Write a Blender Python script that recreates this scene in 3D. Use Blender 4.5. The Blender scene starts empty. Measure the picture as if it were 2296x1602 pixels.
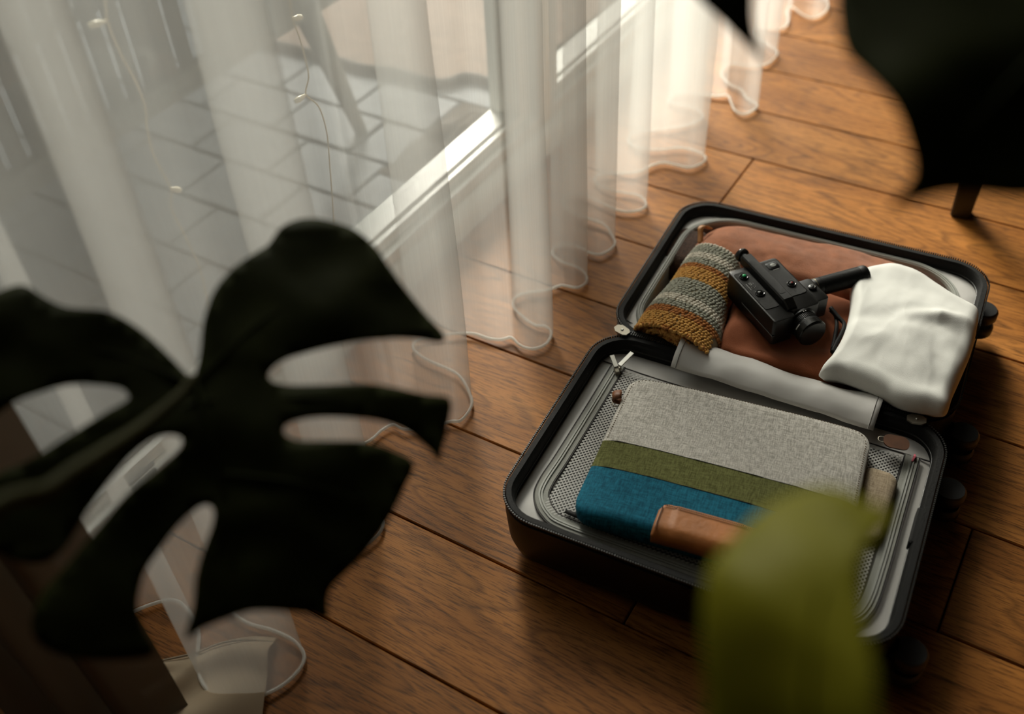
import bpy, bmesh, math, random
from mathutils import Vector, Matrix, noise
from mathutils.geometry import delaunay_2d_cdt
random.seed(7)
sc = bpy.context.scene
C = sc.collection
PI = math.pi

# ------------------------------------------------------------------ camera, world, sun, exposure
CAM_H = 1.15
FPX = 2279.35
cam_d = bpy.data.cameras.new('camera')
cam = bpy.data.objects.new('camera', cam_d); C.objects.link(cam)
cam.location = (0, 0, CAM_H)
cam.rotation_euler = (0.81483805, 0.04319751, 0.54097783)
cam_d.sensor_width = 36; cam_d.sensor_fit = 'HORIZONTAL'
cam_d.lens = 36 * FPX / 2296
cam_d.clip_start = 0.02; cam_d.clip_end = 200
cam_d.dof.use_dof = True
cam_d.dof.focus_distance = 1.42
cam_d.dof.aperture_fstop = 2.2
sc.camera = cam
CR = cam.rotation_euler.to_matrix()

world = bpy.data.worlds.new('overcast_sky'); sc.world = world
world.use_nodes = True
wb = world.node_tree.nodes['Background']
wb.inputs[0].default_value = (1.0, 0.99, 0.94, 1); wb.inputs[1].default_value = 2.5

sun_d = bpy.data.lights.new('sun', 'SUN'); sun_d.energy = 9.0; sun_d.angle = math.radians(28)
sun_d.color = (1.0, 0.92, 0.81)
sun = bpy.data.objects.new('sun', sun_d); C.objects.link(sun)
sun.rotation_euler = Vector((0.68, -0.62, -0.54)).to_track_quat('-Z', 'Y').to_euler()
sun.location = (-4, 4, 4)

for (y0, y1) in ((0.34, 1.56), (1.70, 4.1)):                      # sky portals in the two window openings
    pd = bpy.data.lights.new('window_portal', 'AREA'); pd.shape = 'RECTANGLE'
    pd.size = 2.1; pd.size_y = y1 - y0
    pd.cycles.is_portal = True
    p = bpy.data.objects.new('window_portal', pd); C.objects.link(p)
    p.location = (-1.06, (y0 + y1) / 2, 1.2); p.rotation_euler = (0, -PI / 2, 0)

vs = sc.view_settings
vs.view_transform = 'Standard'; vs.look = 'None'; vs.gamma = 1.0; vs.use_curve_mapping = False
vs.exposure = 0.22
sc.cycles.max_bounces = 10; sc.cycles.diffuse_bounces = 5; sc.cycles.glossy_bounces = 4
sc.cycles.transmission_bounces = 8; sc.cycles.transparent_max_bounces = 24
sc.cycles.sample_clamp_indirect = 6.0
sc.cycles.caustics_reflective = False; sc.cycles.caustics_refractive = False

# ------------------------------------------------------------------ pixel -> direction -> point on a known surface
def ray(px, py):
    return CR @ Vector(((px - 1148) / FPX, -(py - 801) / FPX, -1.0))
def at_z(px, py, z):
    d = ray(px, py); t = (z - CAM_H) / d.z
    return Vector((d.x * t, d.y * t, z))
def at_x(px, py, x):
    d = ray(px, py); t = x / d.x
    return Vector((x, d.y * t, CAM_H + d.z * t))
def at_d(px, py, dist):
    d = ray(px, py).normalized() * dist
    return Vector((d.x, d.y, CAM_H + d.z))

# ------------------------------------------------------------------ materials
MATS = {}
def nodes_of(name):
    m = bpy.data.materials.new(name); m.use_nodes = True
    nt = m.node_tree
    return m, nt, nt.nodes['Principled BSDF'], nt.nodes['Material Output']
def N(nt, typ, **kw):
    n = nt.nodes.new(typ)
    for k, v in kw.items():
        if k in n.inputs.keys(): n.inputs[k].default_value = v
        else: setattr(n, k, v)
    return n
def ramp(nt, fac, stops):
    r = nt.nodes.new('ShaderNodeValToRGB'); e = r.color_ramp.elements
    while len(e) < len(stops): e.new(0.5)
    for el, (p, c) in zip(e, stops):
        el.position = p; el.color = (*c, 1) if len(c) == 3 else c
    nt.links.new(fac, r.inputs[0]); return r
def plain(name, col, rough=0.6, metal=0.0, bump=0.0, bscale=200.0, var=0.12, vscale=12.0, spec=0.5, sheen=0.0, stretch=(1, 1, 1), kind='noise'):
    """one-colour material with procedural mottling and fine relief"""
    if name in MATS: return MATS[name]
    m, nt, b, out = nodes_of(name)
    tc = N(nt, 'ShaderNodeTexCoord')
    n1 = N(nt, 'ShaderNodeTexNoise', Scale=vscale, Detail=4.0)
    nt.links.new(tc.outputs['Object'], n1.inputs['Vector'])
    lo = tuple(c * (1 - var) for c in col); hi = tuple(min(1, c * (1 + var)) for c in col)
    r = ramp(nt, n1.outputs['Fac'], [(0.3, lo), (0.7, hi)])
    nt.links.new(r.outputs[0], b.inputs['Base Color'])
    b.inputs['Roughness'].default_value = rough; b.inputs['Metallic'].default_value = metal
    b.inputs['Specular IOR Level'].default_value = spec
    if sheen:
        b.inputs['Sheen Weight'].default_value = sheen; b.inputs['Sheen Roughness'].default_value = 0.5
    if bump:
        mp = N(nt, 'ShaderNodeMapping'); mp.inputs['Scale'].default_value = stretch
        nt.links.new(tc.outputs['Object'], mp.inputs['Vector'])
        if kind == 'noise':
            n2 = N(nt, 'ShaderNodeTexNoise', Scale=bscale, Detail=3.0); o2 = n2.outputs['Fac']
        else:
            n2 = N(nt, 'ShaderNodeTexVoronoi', Scale=bscale); o2 = n2.outputs['Distance']
        nt.links.new(mp.outputs[0], n2.inputs['Vector'])
        bp = N(nt, 'ShaderNodeBump', Strength=bump, Distance=0.002)
        nt.links.new(o2, bp.inputs['Height']); nt.links.new(bp.outputs[0], b.inputs['Normal'])
    MATS[name] = m; return m

def oak_material():
    m, nt, b, out = nodes_of('oiled_oak')
    tc = N(nt, 'ShaderNodeTexCoord'); oi = N(nt, 'ShaderNodeObjectInfo')
    off = N(nt, 'ShaderNodeVectorMath', operation='SCALE'); off.inputs[0].default_value = (37.0, 19.0, 11.0)
    nt.links.new(oi.outputs['Random'], off.inputs['Scale'])
    add = N(nt, 'ShaderNodeVectorMath', operation='ADD')
    nt.links.new(tc.outputs['Object'], add.inputs[0]); nt.links.new(off.outputs[0], add.inputs[1])
    def mapped(s):
        mp = N(nt, 'ShaderNodeMapping'); mp.inputs['Scale'].default_value = s
        nt.links.new(add.outputs[0], mp.inputs['Vector']); return mp.outputs[0]
    # cathedral figure: contour lines of a stretched noise
    fig = N(nt, 'ShaderNodeTexNoise', Scale=1.0, Detail=2.0, Roughness=0.45); nt.links.new(mapped((1.1, 7.5, 1)), fig.inputs['Vector'])
    mul = N(nt, 'ShaderNodeMath', operation='MULTIPLY'); mul.inputs[1].default_value = 24.0
    nt.links.new(fig.outputs['Fac'], mul.inputs[0])
    fr = N(nt, 'ShaderNodeMath', operation='FRACT'); nt.links.new(mul.outputs[0], fr.inputs[0])
    rings = ramp(nt, fr.outputs[0], [(0.0, (0.45,) * 3), (0.16, (1,) * 3), (0.75, (0.86,) * 3), (1.0, (0.45,) * 3)])
    # pores: short dark dashes along the grain
    po = N(nt, 'ShaderNodeTexNoise', Scale=1.0, Detail=3.0, Roughness=0.6); nt.links.new(mapped((34, 560, 1)), po.inputs['Vector'])
    pores = ramp(nt, po.outputs['Fac'], [(0.38, (0.28,) * 3), (0.49, (1,) * 3)])
    # broad tone
    br = N(nt, 'ShaderNodeTexNoise', Scale=1.0, Detail=3.0); nt.links.new(mapped((1.5, 9, 1)), br.inputs['Vector'])
    tone = ramp(nt, br.outputs['Fac'], [(0.28, (0.310, 0.112, 0.020)), (0.52, (0.450, 0.175, 0.036)), (0.75, (0.550, 0.230, 0.054))])
    mx = N(nt, 'ShaderNodeMix', data_type='RGBA', blend_type='MULTIPLY'); mx.inputs['Factor'].default_value = 0.75
    nt.links.new(tone.outputs[0], mx.inputs['A']); nt.links.new(rings.outputs[0], mx.inputs['B'])
    mx2 = N(nt, 'ShaderNodeMix', data_type='RGBA', blend_type='MULTIPLY'); mx2.inputs['Factor'].default_value = 0.8
    nt.links.new(mx.outputs['Result'], mx2.inputs['A']); nt.links.new(pores.outputs[0], mx2.inputs['B'])
    hs = N(nt, 'ShaderNodeHueSaturation')
    vr = N(nt, 'ShaderNodeMapRange'); vr.inputs['To Min'].default_value = 0.82; vr.inputs['To Max'].default_value = 1.12
    nt.links.new(oi.outputs['Random'], vr.inputs['Value']); nt.links.new(vr.outputs[0], hs.inputs['Value'])
    nt.links.new(mx2.outputs['Result'], hs.inputs['Color'])
    nt.links.new(hs.outputs[0], b.inputs['Base Color'])
    b.inputs['Roughness'].default_value = 0.5; b.inputs['Specular IOR Level'].default_value = 0.2
    bp = N(nt, 'ShaderNodeBump', Strength=0.25, Distance=0.001)
    nt.links.new(po.outputs['Fac'], bp.inputs['Height']); nt.links.new(bp.outputs[0], b.inputs['Normal'])
    return m
M_OAK = oak_material()

def woven(name, c1, c2, scale=900.0, rough=0.85):
    m, nt, b, out = nodes_of(name)
    tc = N(nt, 'ShaderNodeTexCoord')
    cols = []
    for s in ((1.0, 0.10, 0.1), (0.10, 1.0, 0.1)):
        mp = N(nt, 'ShaderNodeMapping'); mp.inputs['Scale'].default_value = s
        nt.links.new(tc.outputs['Object'], mp.inputs['Vector'])
        n1 = N(nt, 'ShaderNodeTexNoise', Scale=scale, Detail=2.0); nt.links.new(mp.outputs[0], n1.inputs['Vector'])
        cols.append(n1.outputs['Fac'])
    mx = N(nt, 'ShaderNodeMath', operation='ADD'); nt.links.new(cols[0], mx.inputs[0]); nt.links.new(cols[1], mx.inputs[1])
    hf = N(nt, 'ShaderNodeMath', operation='MULTIPLY'); hf.inputs[1].default_value = 0.5; nt.links.new(mx.outputs[0], hf.inputs[0])
    r = ramp(nt, hf.outputs[0], [(0.40, c1), (0.60, c2)])
    nt.links.new(r.outputs[0], b.inputs['Base Color']); b.inputs['Roughness'].default_value = rough
    b.inputs['Specular IOR Level'].default_value = 0.2
    bp = N(nt, 'ShaderNodeBump', Strength=0.35, Distance=0.0008)
    nt.links.new(hf.outputs[0], bp.inputs['Height']); nt.links.new(bp.outputs[0], b.inputs['Normal'])
    return m

def sheer_material(name, col, clear, trans):
    """open-weave voile: a share of the light goes straight through the gaps, the threads scatter the rest"""
    m, nt, b, out = nodes_of(name); nt.nodes.remove(b)
    tc = N(nt, 'ShaderNodeTexCoord')
    mp = N(nt, 'ShaderNodeMapping'); mp.inputs['Scale'].default_value = (500, 500, 2); nt.links.new(tc.outputs['Object'], mp.inputs['Vector'])
    n1 = N(nt, 'ShaderNodeTexNoise', Scale=1.0, Detail=1.0); nt.links.new(mp.outputs[0], n1.inputs['Vector'])
    mr = N(nt, 'ShaderNodeMapRange'); mr.inputs['To Min'].default_value = clear - 0.025; mr.inputs['To Max'].default_value = clear + 0.025
    nt.links.new(n1.outputs['Fac'], mr.inputs['Value'])
    di = N(nt, 'ShaderNodeBsdfDiffuse'); di.inputs[0].default_value = (*col, 1)
    tl = N(nt, 'ShaderNodeBsdfTranslucent'); tl.inputs[0].default_value = (*col, 1)
    m1 = N(nt, 'ShaderNodeMixShader'); m1.inputs[0].default_value = trans
    nt.links.new(di.outputs[0], m1.inputs[1]); nt.links.new(tl.outputs[0], m1.inputs[2])
    tp = N(nt, 'ShaderNodeBsdfTransparent')
    m2 = N(nt, 'ShaderNodeMixShader'); nt.links.new(mr.outputs[0], m2.inputs[0])
    nt.links.new(m1.outputs[0], m2.inputs[1]); nt.links.new(tp.outputs[0], m2.inputs[2])
    nt.links.new(m2.outputs[0], out.inputs[0])
    return m

def glass_material():
    m, nt, b, out = nodes_of('window_glass'); nt.nodes.remove(b)
    tp = N(nt, 'ShaderNodeBsdfTransparent'); tp.inputs[0].default_value = (0.94, 0.96, 0.95, 1)
    gl = N(nt, 'ShaderNodeBsdfGlossy'); gl.inputs['Roughness'].default_value = 0.0
    mx = N(nt, 'ShaderNodeMixShader'); mx.inputs[0].default_value = 0.035
    nt.links.new(tp.outputs[0], mx.inputs[1]); nt.links.new(gl.outputs[0], mx.inputs[2]); nt.links.new(mx.outputs[0], out.inputs[0])
    return m

def leaf_material(name, col, back, rough=0.38, trans=0.3):
    m, nt, b, out = nodes_of(name)
    tc = N(nt, 'ShaderNodeTexCoord')
    n1 = N(nt, 'ShaderNodeTexNoise', Scale=14.0, Detail=4.0); nt.links.new(tc.outputs['Object'], n1.inputs['Vector'])
    r = ramp(nt, n1.outputs['Fac'], [(0.3, tuple(c * 0.75 for c in col)), (0.7, tuple(c * 1.25 for c in col))])
    nt.links.new(r.outputs[0], b.inputs['Base Color']); b.inputs['Roughness'].default_value = rough
    b.inputs['Specular IOR Level'].default_value = 0.08
    tl = N(nt, 'ShaderNodeBsdfTranslucent'); tl.inputs[0].default_value = (*back, 1)
    mx = N(nt, 'ShaderNodeMixShader'); mx.inputs[0].default_value = trans
    nt.links.new(b.outputs[0], mx.inputs[1]); nt.links.new(tl.outputs[0], mx.inputs[2]); nt.links.new(mx.outputs[0], out.inputs[0])
    return m

# ------------------------------------------------------------------ mesh helpers
class MB:
    def __init__(s): s.v = []; s.f = []; s.mi = []
    def add(s, vs, fs, mi=0):
        o = len(s.v); s.v += [tuple(p) for p in vs]
        for f in fs: s.f.append([i + o for i in f]); s.mi.append(mi)
    def box(s, x0, x1, y0, y1, z0, z1, bev=0.0, M=None, mi=0):
        if bev <= 0:
            vs = [(x0, y0, z0), (x1, y0, z0), (x1, y1, z0), (x0, y1, z0), (x0, y0, z1), (x1, y0, z1), (x1, y1, z1), (x0, y1, z1)]
            fs = [(3, 2, 1, 0), (4, 5, 6, 7), (0, 1, 5, 4), (1, 2, 6, 5), (2, 3, 7, 6), (3, 0, 4, 7)]
        else:
            b = bev; vs = []
            for z, i in ((z0, b), (z0 + b, 0), (z1 - b, 0), (z1, b)):
                k = b * 0.0 + i
                vs += [(x0 + k + b, y0 + k, z), (x1 - k - b, y0 + k, z), (x1 - k, y0 + k + b, z), (x1 - k, y1 - k - b, z),
                       (x1 - k - b, y1 - k, z), (x0 + k + b, y1 - k, z), (x0 + k, y1 - k - b, z), (x0 + k, y0 + k + b, z)]
            fs = [tuple(range(7, -1, -1)), tuple(range(24, 32))]
            for r in range(3):
                for i in range(8): j = (i + 1) % 8; fs.append((r * 8 + i, r * 8 + j, r * 8 + 8 + j, r * 8 + 8 + i))
        if M is not None: vs = [M @ Vector(p) for p in vs]
        s.add(vs, fs, mi); return s
    def rings(s, rings, closed=True, cap0=False, cap1=False, mi=0):
        n = len(rings[0]); vs = [p for r in rings for p in r]; fs = []
        for a in range(len(rings) - 1):
            for i in range(n if closed else n - 1):
                j = (i + 1) % n; fs.append((a * n + i, a * n + j, (a + 1) * n + j, (a + 1) * n + i))
        if cap0: fs.append(tuple(range(n - 1, -1, -1)))
        if cap1: fs.append(tuple(range((len(rings) - 1) * n, len(rings) * n)))
        s.add(vs, fs, mi); return s
    def tube(s, pts, r, n=8, closed=False, cap=True, mi=0, flat=1.0):
        pts = [Vector(p) for p in pts]; m = len(pts); rs = r if isinstance(r, (list, tuple)) else [r] * m
        R = []; up = Vector((0, 0, 1)); prev = None
        for i, p in enumerate(pts):
            a = pts[(i - 1) % m] if (i > 0 or closed) else pts[i]; b = pts[(i + 1) % m] if (i < m - 1 or closed) else pts[i]
            t = (b - a).normalized() if (b - a).length > 1e-9 else Vector((0, 0, 1))
            if prev is None:
                x = t.cross(up)
                if x.length < 1e-3: x = t.cross(Vector((1, 0, 0)))
            else:
                x = prev - t * prev.dot(t)
            x.normalize(); prev = x; y = t.cross(x)
            R.append([p + x * math.cos(2 * PI * k / n) * rs[i] + y * math.sin(2 * PI * k / n) * rs[i] * flat for k in range(n)])
        if closed: R.append(R[0])
        return s.rings(R, True, cap and not closed, cap and not closed, mi)
    def lathe(s, prof, M=None, n=24, mi=0):
        """prof: list of (r, z) turned about z"""
        R = [[Vector((r * math.cos(2 * PI * k / n), r * math.sin(2 * PI * k / n), z)) for k in range(n)] for r, z in prof]
        if M is not None: R = [[M @ p for p in q] for q in R]
        return s.rings(R, True, True, True, mi)
    def build(s, name, mat, parent=None, smooth=False, mw=None):
        me = bpy.data.meshes.new(name); me.from_pydata(s.v, [], s.f)
        mats = mat if isinstance(mat, (list, tuple)) else [mat]
        for q in mats: me.materials.append(q)
        if len(mats) > 1: me.polygons.foreach_set('material_index', s.mi)
        bm = bmesh.new(); bm.from_mesh(me); bmesh.ops.recalc_face_normals(bm, faces=bm.faces); bm.to_mesh(me); bm.free()
        if smooth:
            me.polygons.foreach_set('use_smooth', [True] * len(me.polygons))
            if smooth != 'all': me.set_sharp_from_angle(angle=math.radians(smooth if isinstance(smooth, (int, float)) and smooth > 1 else 40))
        me.update()
        o = bpy.data.objects.new(name, me); C.objects.link(o)
        if parent is not None: o.parent = parent
        if mw is not None: o.matrix_world = mw
        return o
def tag(o, label, cat, group=None):
    o['label'] = label; o['category'] = cat
    if group: o['group'] = group
    return o
def thing(name, label, cat, M=None, group=None):
    o = bpy.data.objects.new(name, None); C.objects.link(o); o.empty_display_size = 0.05
    if M is not None: o.matrix_world = M
    return tag(o, label, cat, group)
def struct(o): o['kind'] = 'structure'; return o
def stuff(o): o['kind'] = 'stuff'; return o
def catmull(P, per=6, closed=False):
    P = [Vector(p) for p in P]; n = len(P); out = []
    rng = range(n) if closed else range(n - 1)
    for i in rng:
        p1, p2 = P[i], P[(i + 1) % n]
        p0 = P[(i - 1) % n] if (closed or i > 0) else p1 * 2 - p2
        p3 = P[(i + 2) % n] if (closed or i < n - 2) else p2 * 2 - p1
        for k in range(per):
            t = k / per; t2 = t * t; t3 = t2 * t
            out.append(0.5 * ((2 * p1) + (p2 - p0) * t + (2 * p0 - 5 * p1 + 4 * p2 - p3) * t2 + (3 * p1 - p0 - 3 * p2 + p3) * t3))
    if not closed: out.append(P[-1])
    return out
def rr(u0, u1, v0, v1, r, z, inset=0.0, n=8, bul=0.0):
    """rounded-rectangle ring"""
    u0 += inset; u1 -= inset; v0 += inset; v1 -= inset; r = max(0.004, r - inset); pts = []
    for cx, cy, a0 in ((u1 - r, v0 + r, -PI / 2), (u1 - r, v1 - r, 0), (u0 + r, v1 - r, PI / 2), (u0 + r, v0 + r, PI)):
        for k in range(n + 1):
            a = a0 + PI / 2 * k / n; pts.append(Vector((cx + r * math.cos(a), cy + r * math.sin(a), z)))
    return pts
def densify(ring, step):
    out = []
    for i, p in enumerate(ring):
        q = ring[(i + 1) % len(ring)]; k = max(1, int((q - p).length / step))
        for j in range(k): out.append(p.lerp(q, j / k))
    return out
def fbm(x, y, z=0.0, oct=3):
    s = 0; a = 1
    for i in range(oct): s += a * noise.noise(Vector((x, y, z + i * 7.3))); x *= 2; y *= 2; a *= 0.5
    return s

# ------------------------------------------------------------------ the room
WX = -0.94                                                        # inner face of the window wall
Y0, Y1, X1, ZC = -1.9, 4.4, 3.2, 2.5
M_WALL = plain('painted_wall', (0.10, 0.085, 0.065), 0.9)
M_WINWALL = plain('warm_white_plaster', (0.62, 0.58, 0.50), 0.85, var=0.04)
M_FRAME = plain('white_window_profile', (0.80, 0.79, 0.74), 0.35, var=0.02)
M_SUB = plain('dark_subfloor', (0.012, 0.008, 0.005), 0.95)

floor = struct(MB().box(WX - 0.02, X1, Y0, Y1, -0.05, -0.016).build('floor', M_SUB))
PW = 0.1835; YS = 0.4780                                           # plank width and one known seam
cuts = {6: [-0.54], 2: [0.06], 1: [-0.288]}                        # end joints the photograph shows, by row (row 0 starts at YS)
plank_mesh = {}
row0 = int(math.floor((Y0 - YS) / PW)) + 1
row1 = int((Y1 - YS) / PW)
for row in range(row0, row1):
    ya = YS + row * PW
    if row in cuts:
        js = [WX + 0.005] + cuts[row]
        while js[-1] + 2.0 < X1: js.append(js[-1] + 1.95)
        js.append(X1)
        if js[1] - js[0] > 2.2: js.insert(1, js[1] - 1.95)
    else:
        j = WX + 0.005 + 0.35 + random.random() * 0.5 + (1.75 if -3 <= row <= 9 else 0); js = [WX + 0.005]
        while j < X1 - 0.3: js.append(j); j += 1.7 + random.random() * 0.4
        js.append(X1)
    for a, b in zip(js, js[1:]):
        L = round(b - a, 3)
        if L not in plank_mesh:
            mb = MB(); g = 0.0012
            mb.box(-L / 2 + g, L / 2 - g, -PW / 2 + g, PW / 2 - g, -0.016, 0.0, bev=0.0015)
            o = mb.build('plank', M_OAK, floor); plank_mesh[L] = o.data
        else:
            o = bpy.data.objects.new('plank', plank_mesh[L]); C.objects.link(o); o.parent = floor
        o.location = ((a + b) / 2, ya + PW / 2, 0)

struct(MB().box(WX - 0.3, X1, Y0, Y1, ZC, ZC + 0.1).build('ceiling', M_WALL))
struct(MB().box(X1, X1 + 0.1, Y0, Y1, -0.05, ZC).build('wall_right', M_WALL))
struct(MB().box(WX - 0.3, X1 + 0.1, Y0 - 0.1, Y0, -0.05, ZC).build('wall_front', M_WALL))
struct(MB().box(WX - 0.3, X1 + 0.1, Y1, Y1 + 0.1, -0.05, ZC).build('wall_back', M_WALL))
wl = MB()                                                          # wall round the two window openings
wl.box(WX - 0.10, WX, Y0, Y1, -0.05, 0.070)
wl.box(WX - 0.10, WX, Y0, Y1, 2.32, ZC)
for a, b in ((Y0, 0.30), (4.18, Y1)): wl.box(WX - 0.10, WX, a, b, 0.070, 2.32)
struct(wl.build('wall_left', M_WINWALL))
bb = MB()
pr = [(0.0, 0.0), (0.020, 0.0), (0.020, 0.030), (0.016, 0.044), (0.008, 0.054), (0.0, 0.058)]
bb.rings([[Vector((WX + x, y, z)) for x, z in pr] for y in (Y0, Y1)], True, True, True)
struct(bb.build('baseboard_left', M_FRAME, smooth=30))

M_GLASS = glass_material()
def window(name, y0, y1):
    w = thing(name, '', ''); del w['label']; del w['category']; struct(w)
    zb, zt = 0.070, 2.32
    def bars(name, mat, x0, x1, a, b, c, d, t, tb, top=True):
        m_ = MB()
        m_.box(x0, x1, a, b, c, c + tb); m_.box(x0, x1, a, b, d - t, d)
        m_.box(x0, x1, a, a + t, c + tb, d - t); m_.box(x0, x1, b - t, b, c + tb, d - t)
        o = m_.build(name, mat, w)
        bv = o.modifiers.new('bevel', 'BEVEL'); bv.width = 0.002; bv.segments = 2; bv.limit_method = 'ANGLE'
        return o
    bars('outer_frame', M_FRAME, WX - 0.09, WX + 0.006, y0, y1, zb, zt, 0.030, 0.021)
    a, b, c, d = y0 + 0.031, y1 - 0.031, zb + 0.022, zt - 0.031
    bars('sash', M_FRAME, WX - 0.080, WX - 0.010, a, b, c, d, 0.045, 0.020)
    a, b, c, d = a + 0.0455, b - 0.0455, c + 0.0205, d - 0.0455
    bars('glazing_bead', M_FRAME, WX - 0.060, WX - 0.024, a, b, c, d, 0.012, 0.005)
    MB().box(WX - 0.050, WX - 0.046, a + 0.006, b - 0.006, c + 0.003, d - 0.006).build('pane', M_GLASS, w)
    return w
w1 = window('window_1', 0.30, 1.60)
w2 = window('window_2', 1.602, 4.18)
M_SLOT = plain('dark_slot', (0.03, 0.032, 0.03), 0.7)
for (pa, pb, x, hw) in (((290, 1085), (345, 1040), WX - 0.001, 0.0025), ((300, 1098), (350, 1055), WX + 0.006, 0.004), ((140, 1240), (178, 1212), WX + 0.006, 0.004)):
    A = at_x(*pa, x); B = at_x(*pb, x)
    MB().box(x - 0.002, x + 0.002, A.y, B.y, (A.z + B.z) / 2 - hw, (A.z + B.z) / 2 + hw).build('drain_slot', M_SLOT, w1)

# ------------------------------------------------------------------ the balcony outside
ZB = -0.06
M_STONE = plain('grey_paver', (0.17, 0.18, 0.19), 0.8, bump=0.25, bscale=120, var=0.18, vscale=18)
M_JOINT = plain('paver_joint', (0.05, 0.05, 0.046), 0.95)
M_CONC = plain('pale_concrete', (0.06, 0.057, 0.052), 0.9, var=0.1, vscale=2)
bal = struct(MB().box(-2.75, WX - 0.10, Y0 - 0.5, Y1 + 1.5, ZB - 0.16, ZB - 0.008).build('floor_balcony', M_JOINT))
TW, TL = 0.150, 0.225
pm = MB().box(-TL / 2 + 0.003, TL / 2 - 0.003, -TW / 2 + 0.003, TW / 2 - 0.003, -0.02, 0, bev=0.004).build('paver', M_STONE, bal)
pm.location = (WX - 0.10 - TL / 2, 0.05, ZB); pd = pm.data
k = 0
y = -0.1
while y < 2.6:
    x = WX - 0.10 - TL / 2 - (0 if k % 2 == 0 else TL / 2)
    while x > -2.72 + TL / 2:
        o = bpy.data.objects.new('paver', pd); C.objects.link(o); o.parent = bal
        o.location = (x, y, ZB + random.uniform(-0.0015, 0.0015)); x -= TL
    y += TW; k += 1
bpy.data.objects.remove(pm)

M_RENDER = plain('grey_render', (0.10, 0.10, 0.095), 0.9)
struct(MB().box(-2.90, -2.76, Y0 - 0.5, 2.82, ZB, 2.62).build('wall_shade_screen', M_RENDER))  # unseen screen, added to shade the near window
struct(MB().box(-2.90, WX - 0.10, Y0 - 0.5, 1.25, 2.62, 2.78).build('ceiling_shade_slab', M_RENDER))  # unseen slab, added to keep sky light off the near window
struct(MB().box(-2.76, WX - 0.10, Y0 - 0.6, Y0 - 0.5, ZB, 2.62).build('wall_shade_screen_end', M_RENDER))  # unseen near end of the added shading enclosure

# rug beyond the pavers, wavy dark edge
M_RUG = plain('beige_rug', (0.185, 0.130, 0.098), 0.95, bump=0.8, bscale=60, var=0.16, vscale=30, stretch=(1, 5, 1))
M_RUGE = plain('dark_rug_edge', (0.045, 0.040, 0.034), 0.9)
edge = [at_z(*p, ZB) for p in ((520, 95), (610, 105), (680, 120), (750, 140), (815, 160), (880, 167), (945, 185), (1000, 194), (1045, 181), (1090, 187), (1130, 205))]
ep = catmull(edge, 6)
rug = thing('outdoor_rug', 'pinkish beige textured rug with a wavy dark edge on the balcony paving', 'rug')
mb = MB()
R = []
for p in ep:
    R.append([Vector((p.x, p.y, ZB + 0.001)), Vector((p.x, p.y + 0.004, ZB + 0.018)), Vector((p.x + 0.02, p.y + 0.35, ZB + 0.016)), Vector((p.x + 0.05, p.y + 1.5, ZB + 0.014)), Vector((p.x + 0.05, p.y + 1.5, ZB))])
mb.rings(R, closed=True, cap0=True, cap1=True).build('rug_pile', M_RUG, rug, smooth=50)
MB().tube([p + Vector((0, -0.006, 0.012)) for p in ep], 0.012, 8).build('edge_binding', M_RUGE, rug, smooth='all')

# slatted bench on splayed legs, parallel to the window
M_BENCH = plain('grey_bench_board', (0.10, 0.10, 0.09), 0.7, bump=0.2, bscale=60)
M_SLAT = plain('weathered_slat', (0.035, 0.030, 0.022), 0.8, bump=0.3, bscale=40, stretch=(20, 20, 1))
foot = at_z(812, 300, ZB); XB = foot.x - 0.03
b0 = at_x(255, 325, XB); b1 = at_x(700, 38, XB)
zbt = (b0.z + b1.z) / 2
bench = thing('slatted_bench', 'grey slatted bench on splayed tapered legs outside the window', 'bench')
MB().box(XB - 0.030, XB, -0.9, b1.y + 0.22, zbt, zbt + 0.045, bev=0.004).build('bottom_rail', M_BENCH, bench)
MB().box(XB - 0.030, XB, -0.9, b1.y + 0.22, zbt + 0.62, zbt + 0.665, bev=0.004).build('top_rail', M_BENCH, bench)
pbx = at_x(470, 100, XB).y
MB().box(XB - 0.02, XB - 0.005, pbx, b1.y + 0.22, zbt + 0.045, zbt + 0.62).build('side_panel', M_BENCH, bench)
sm = None; y = -0.86
while y < pbx - 0.02:
    if sm is None:
        o = MB().box(-0.010, 0.010, -0.011, 0.011, 0.045, 0.62, bev=0.002).build('slat', M_SLAT, bench); sm = o.data
    else:
        o = bpy.data.objects.new('slat', sm); C.objects.link(o); o.parent = bench
    o.location = (XB - 0.013, y, zbt); o.rotation_euler.z = random.uniform(-0.05, 0.05); y += 0.042
MB().box(XB - 0.62, XB - 0.031, -0.9, b1.y + 0.22, zbt + 0.20, zbt + 0.225, bev=0.004).build('seat_board', M_BENCH, bench)
top = at_x(703, 40, XB)
for (tx, ty, fx, fy) in ((XB - 0.02, top.y, foot.x, foot.y), (XB - 0.58, top.y, XB - 0.60, foot.y), (XB - 0.02, -0.75, foot.x, -0.85), (XB - 0.58, -0.75, XB - 0.60, -0.85)):
    MB().tube([(fx, fy, ZB), (tx, ty, zbt + 0.02 if tx > XB - 0.1 else zbt + 0.21)], [0.014, 0.030], 10).build('leg', M_BENCH, bench, smooth=40)

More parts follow.
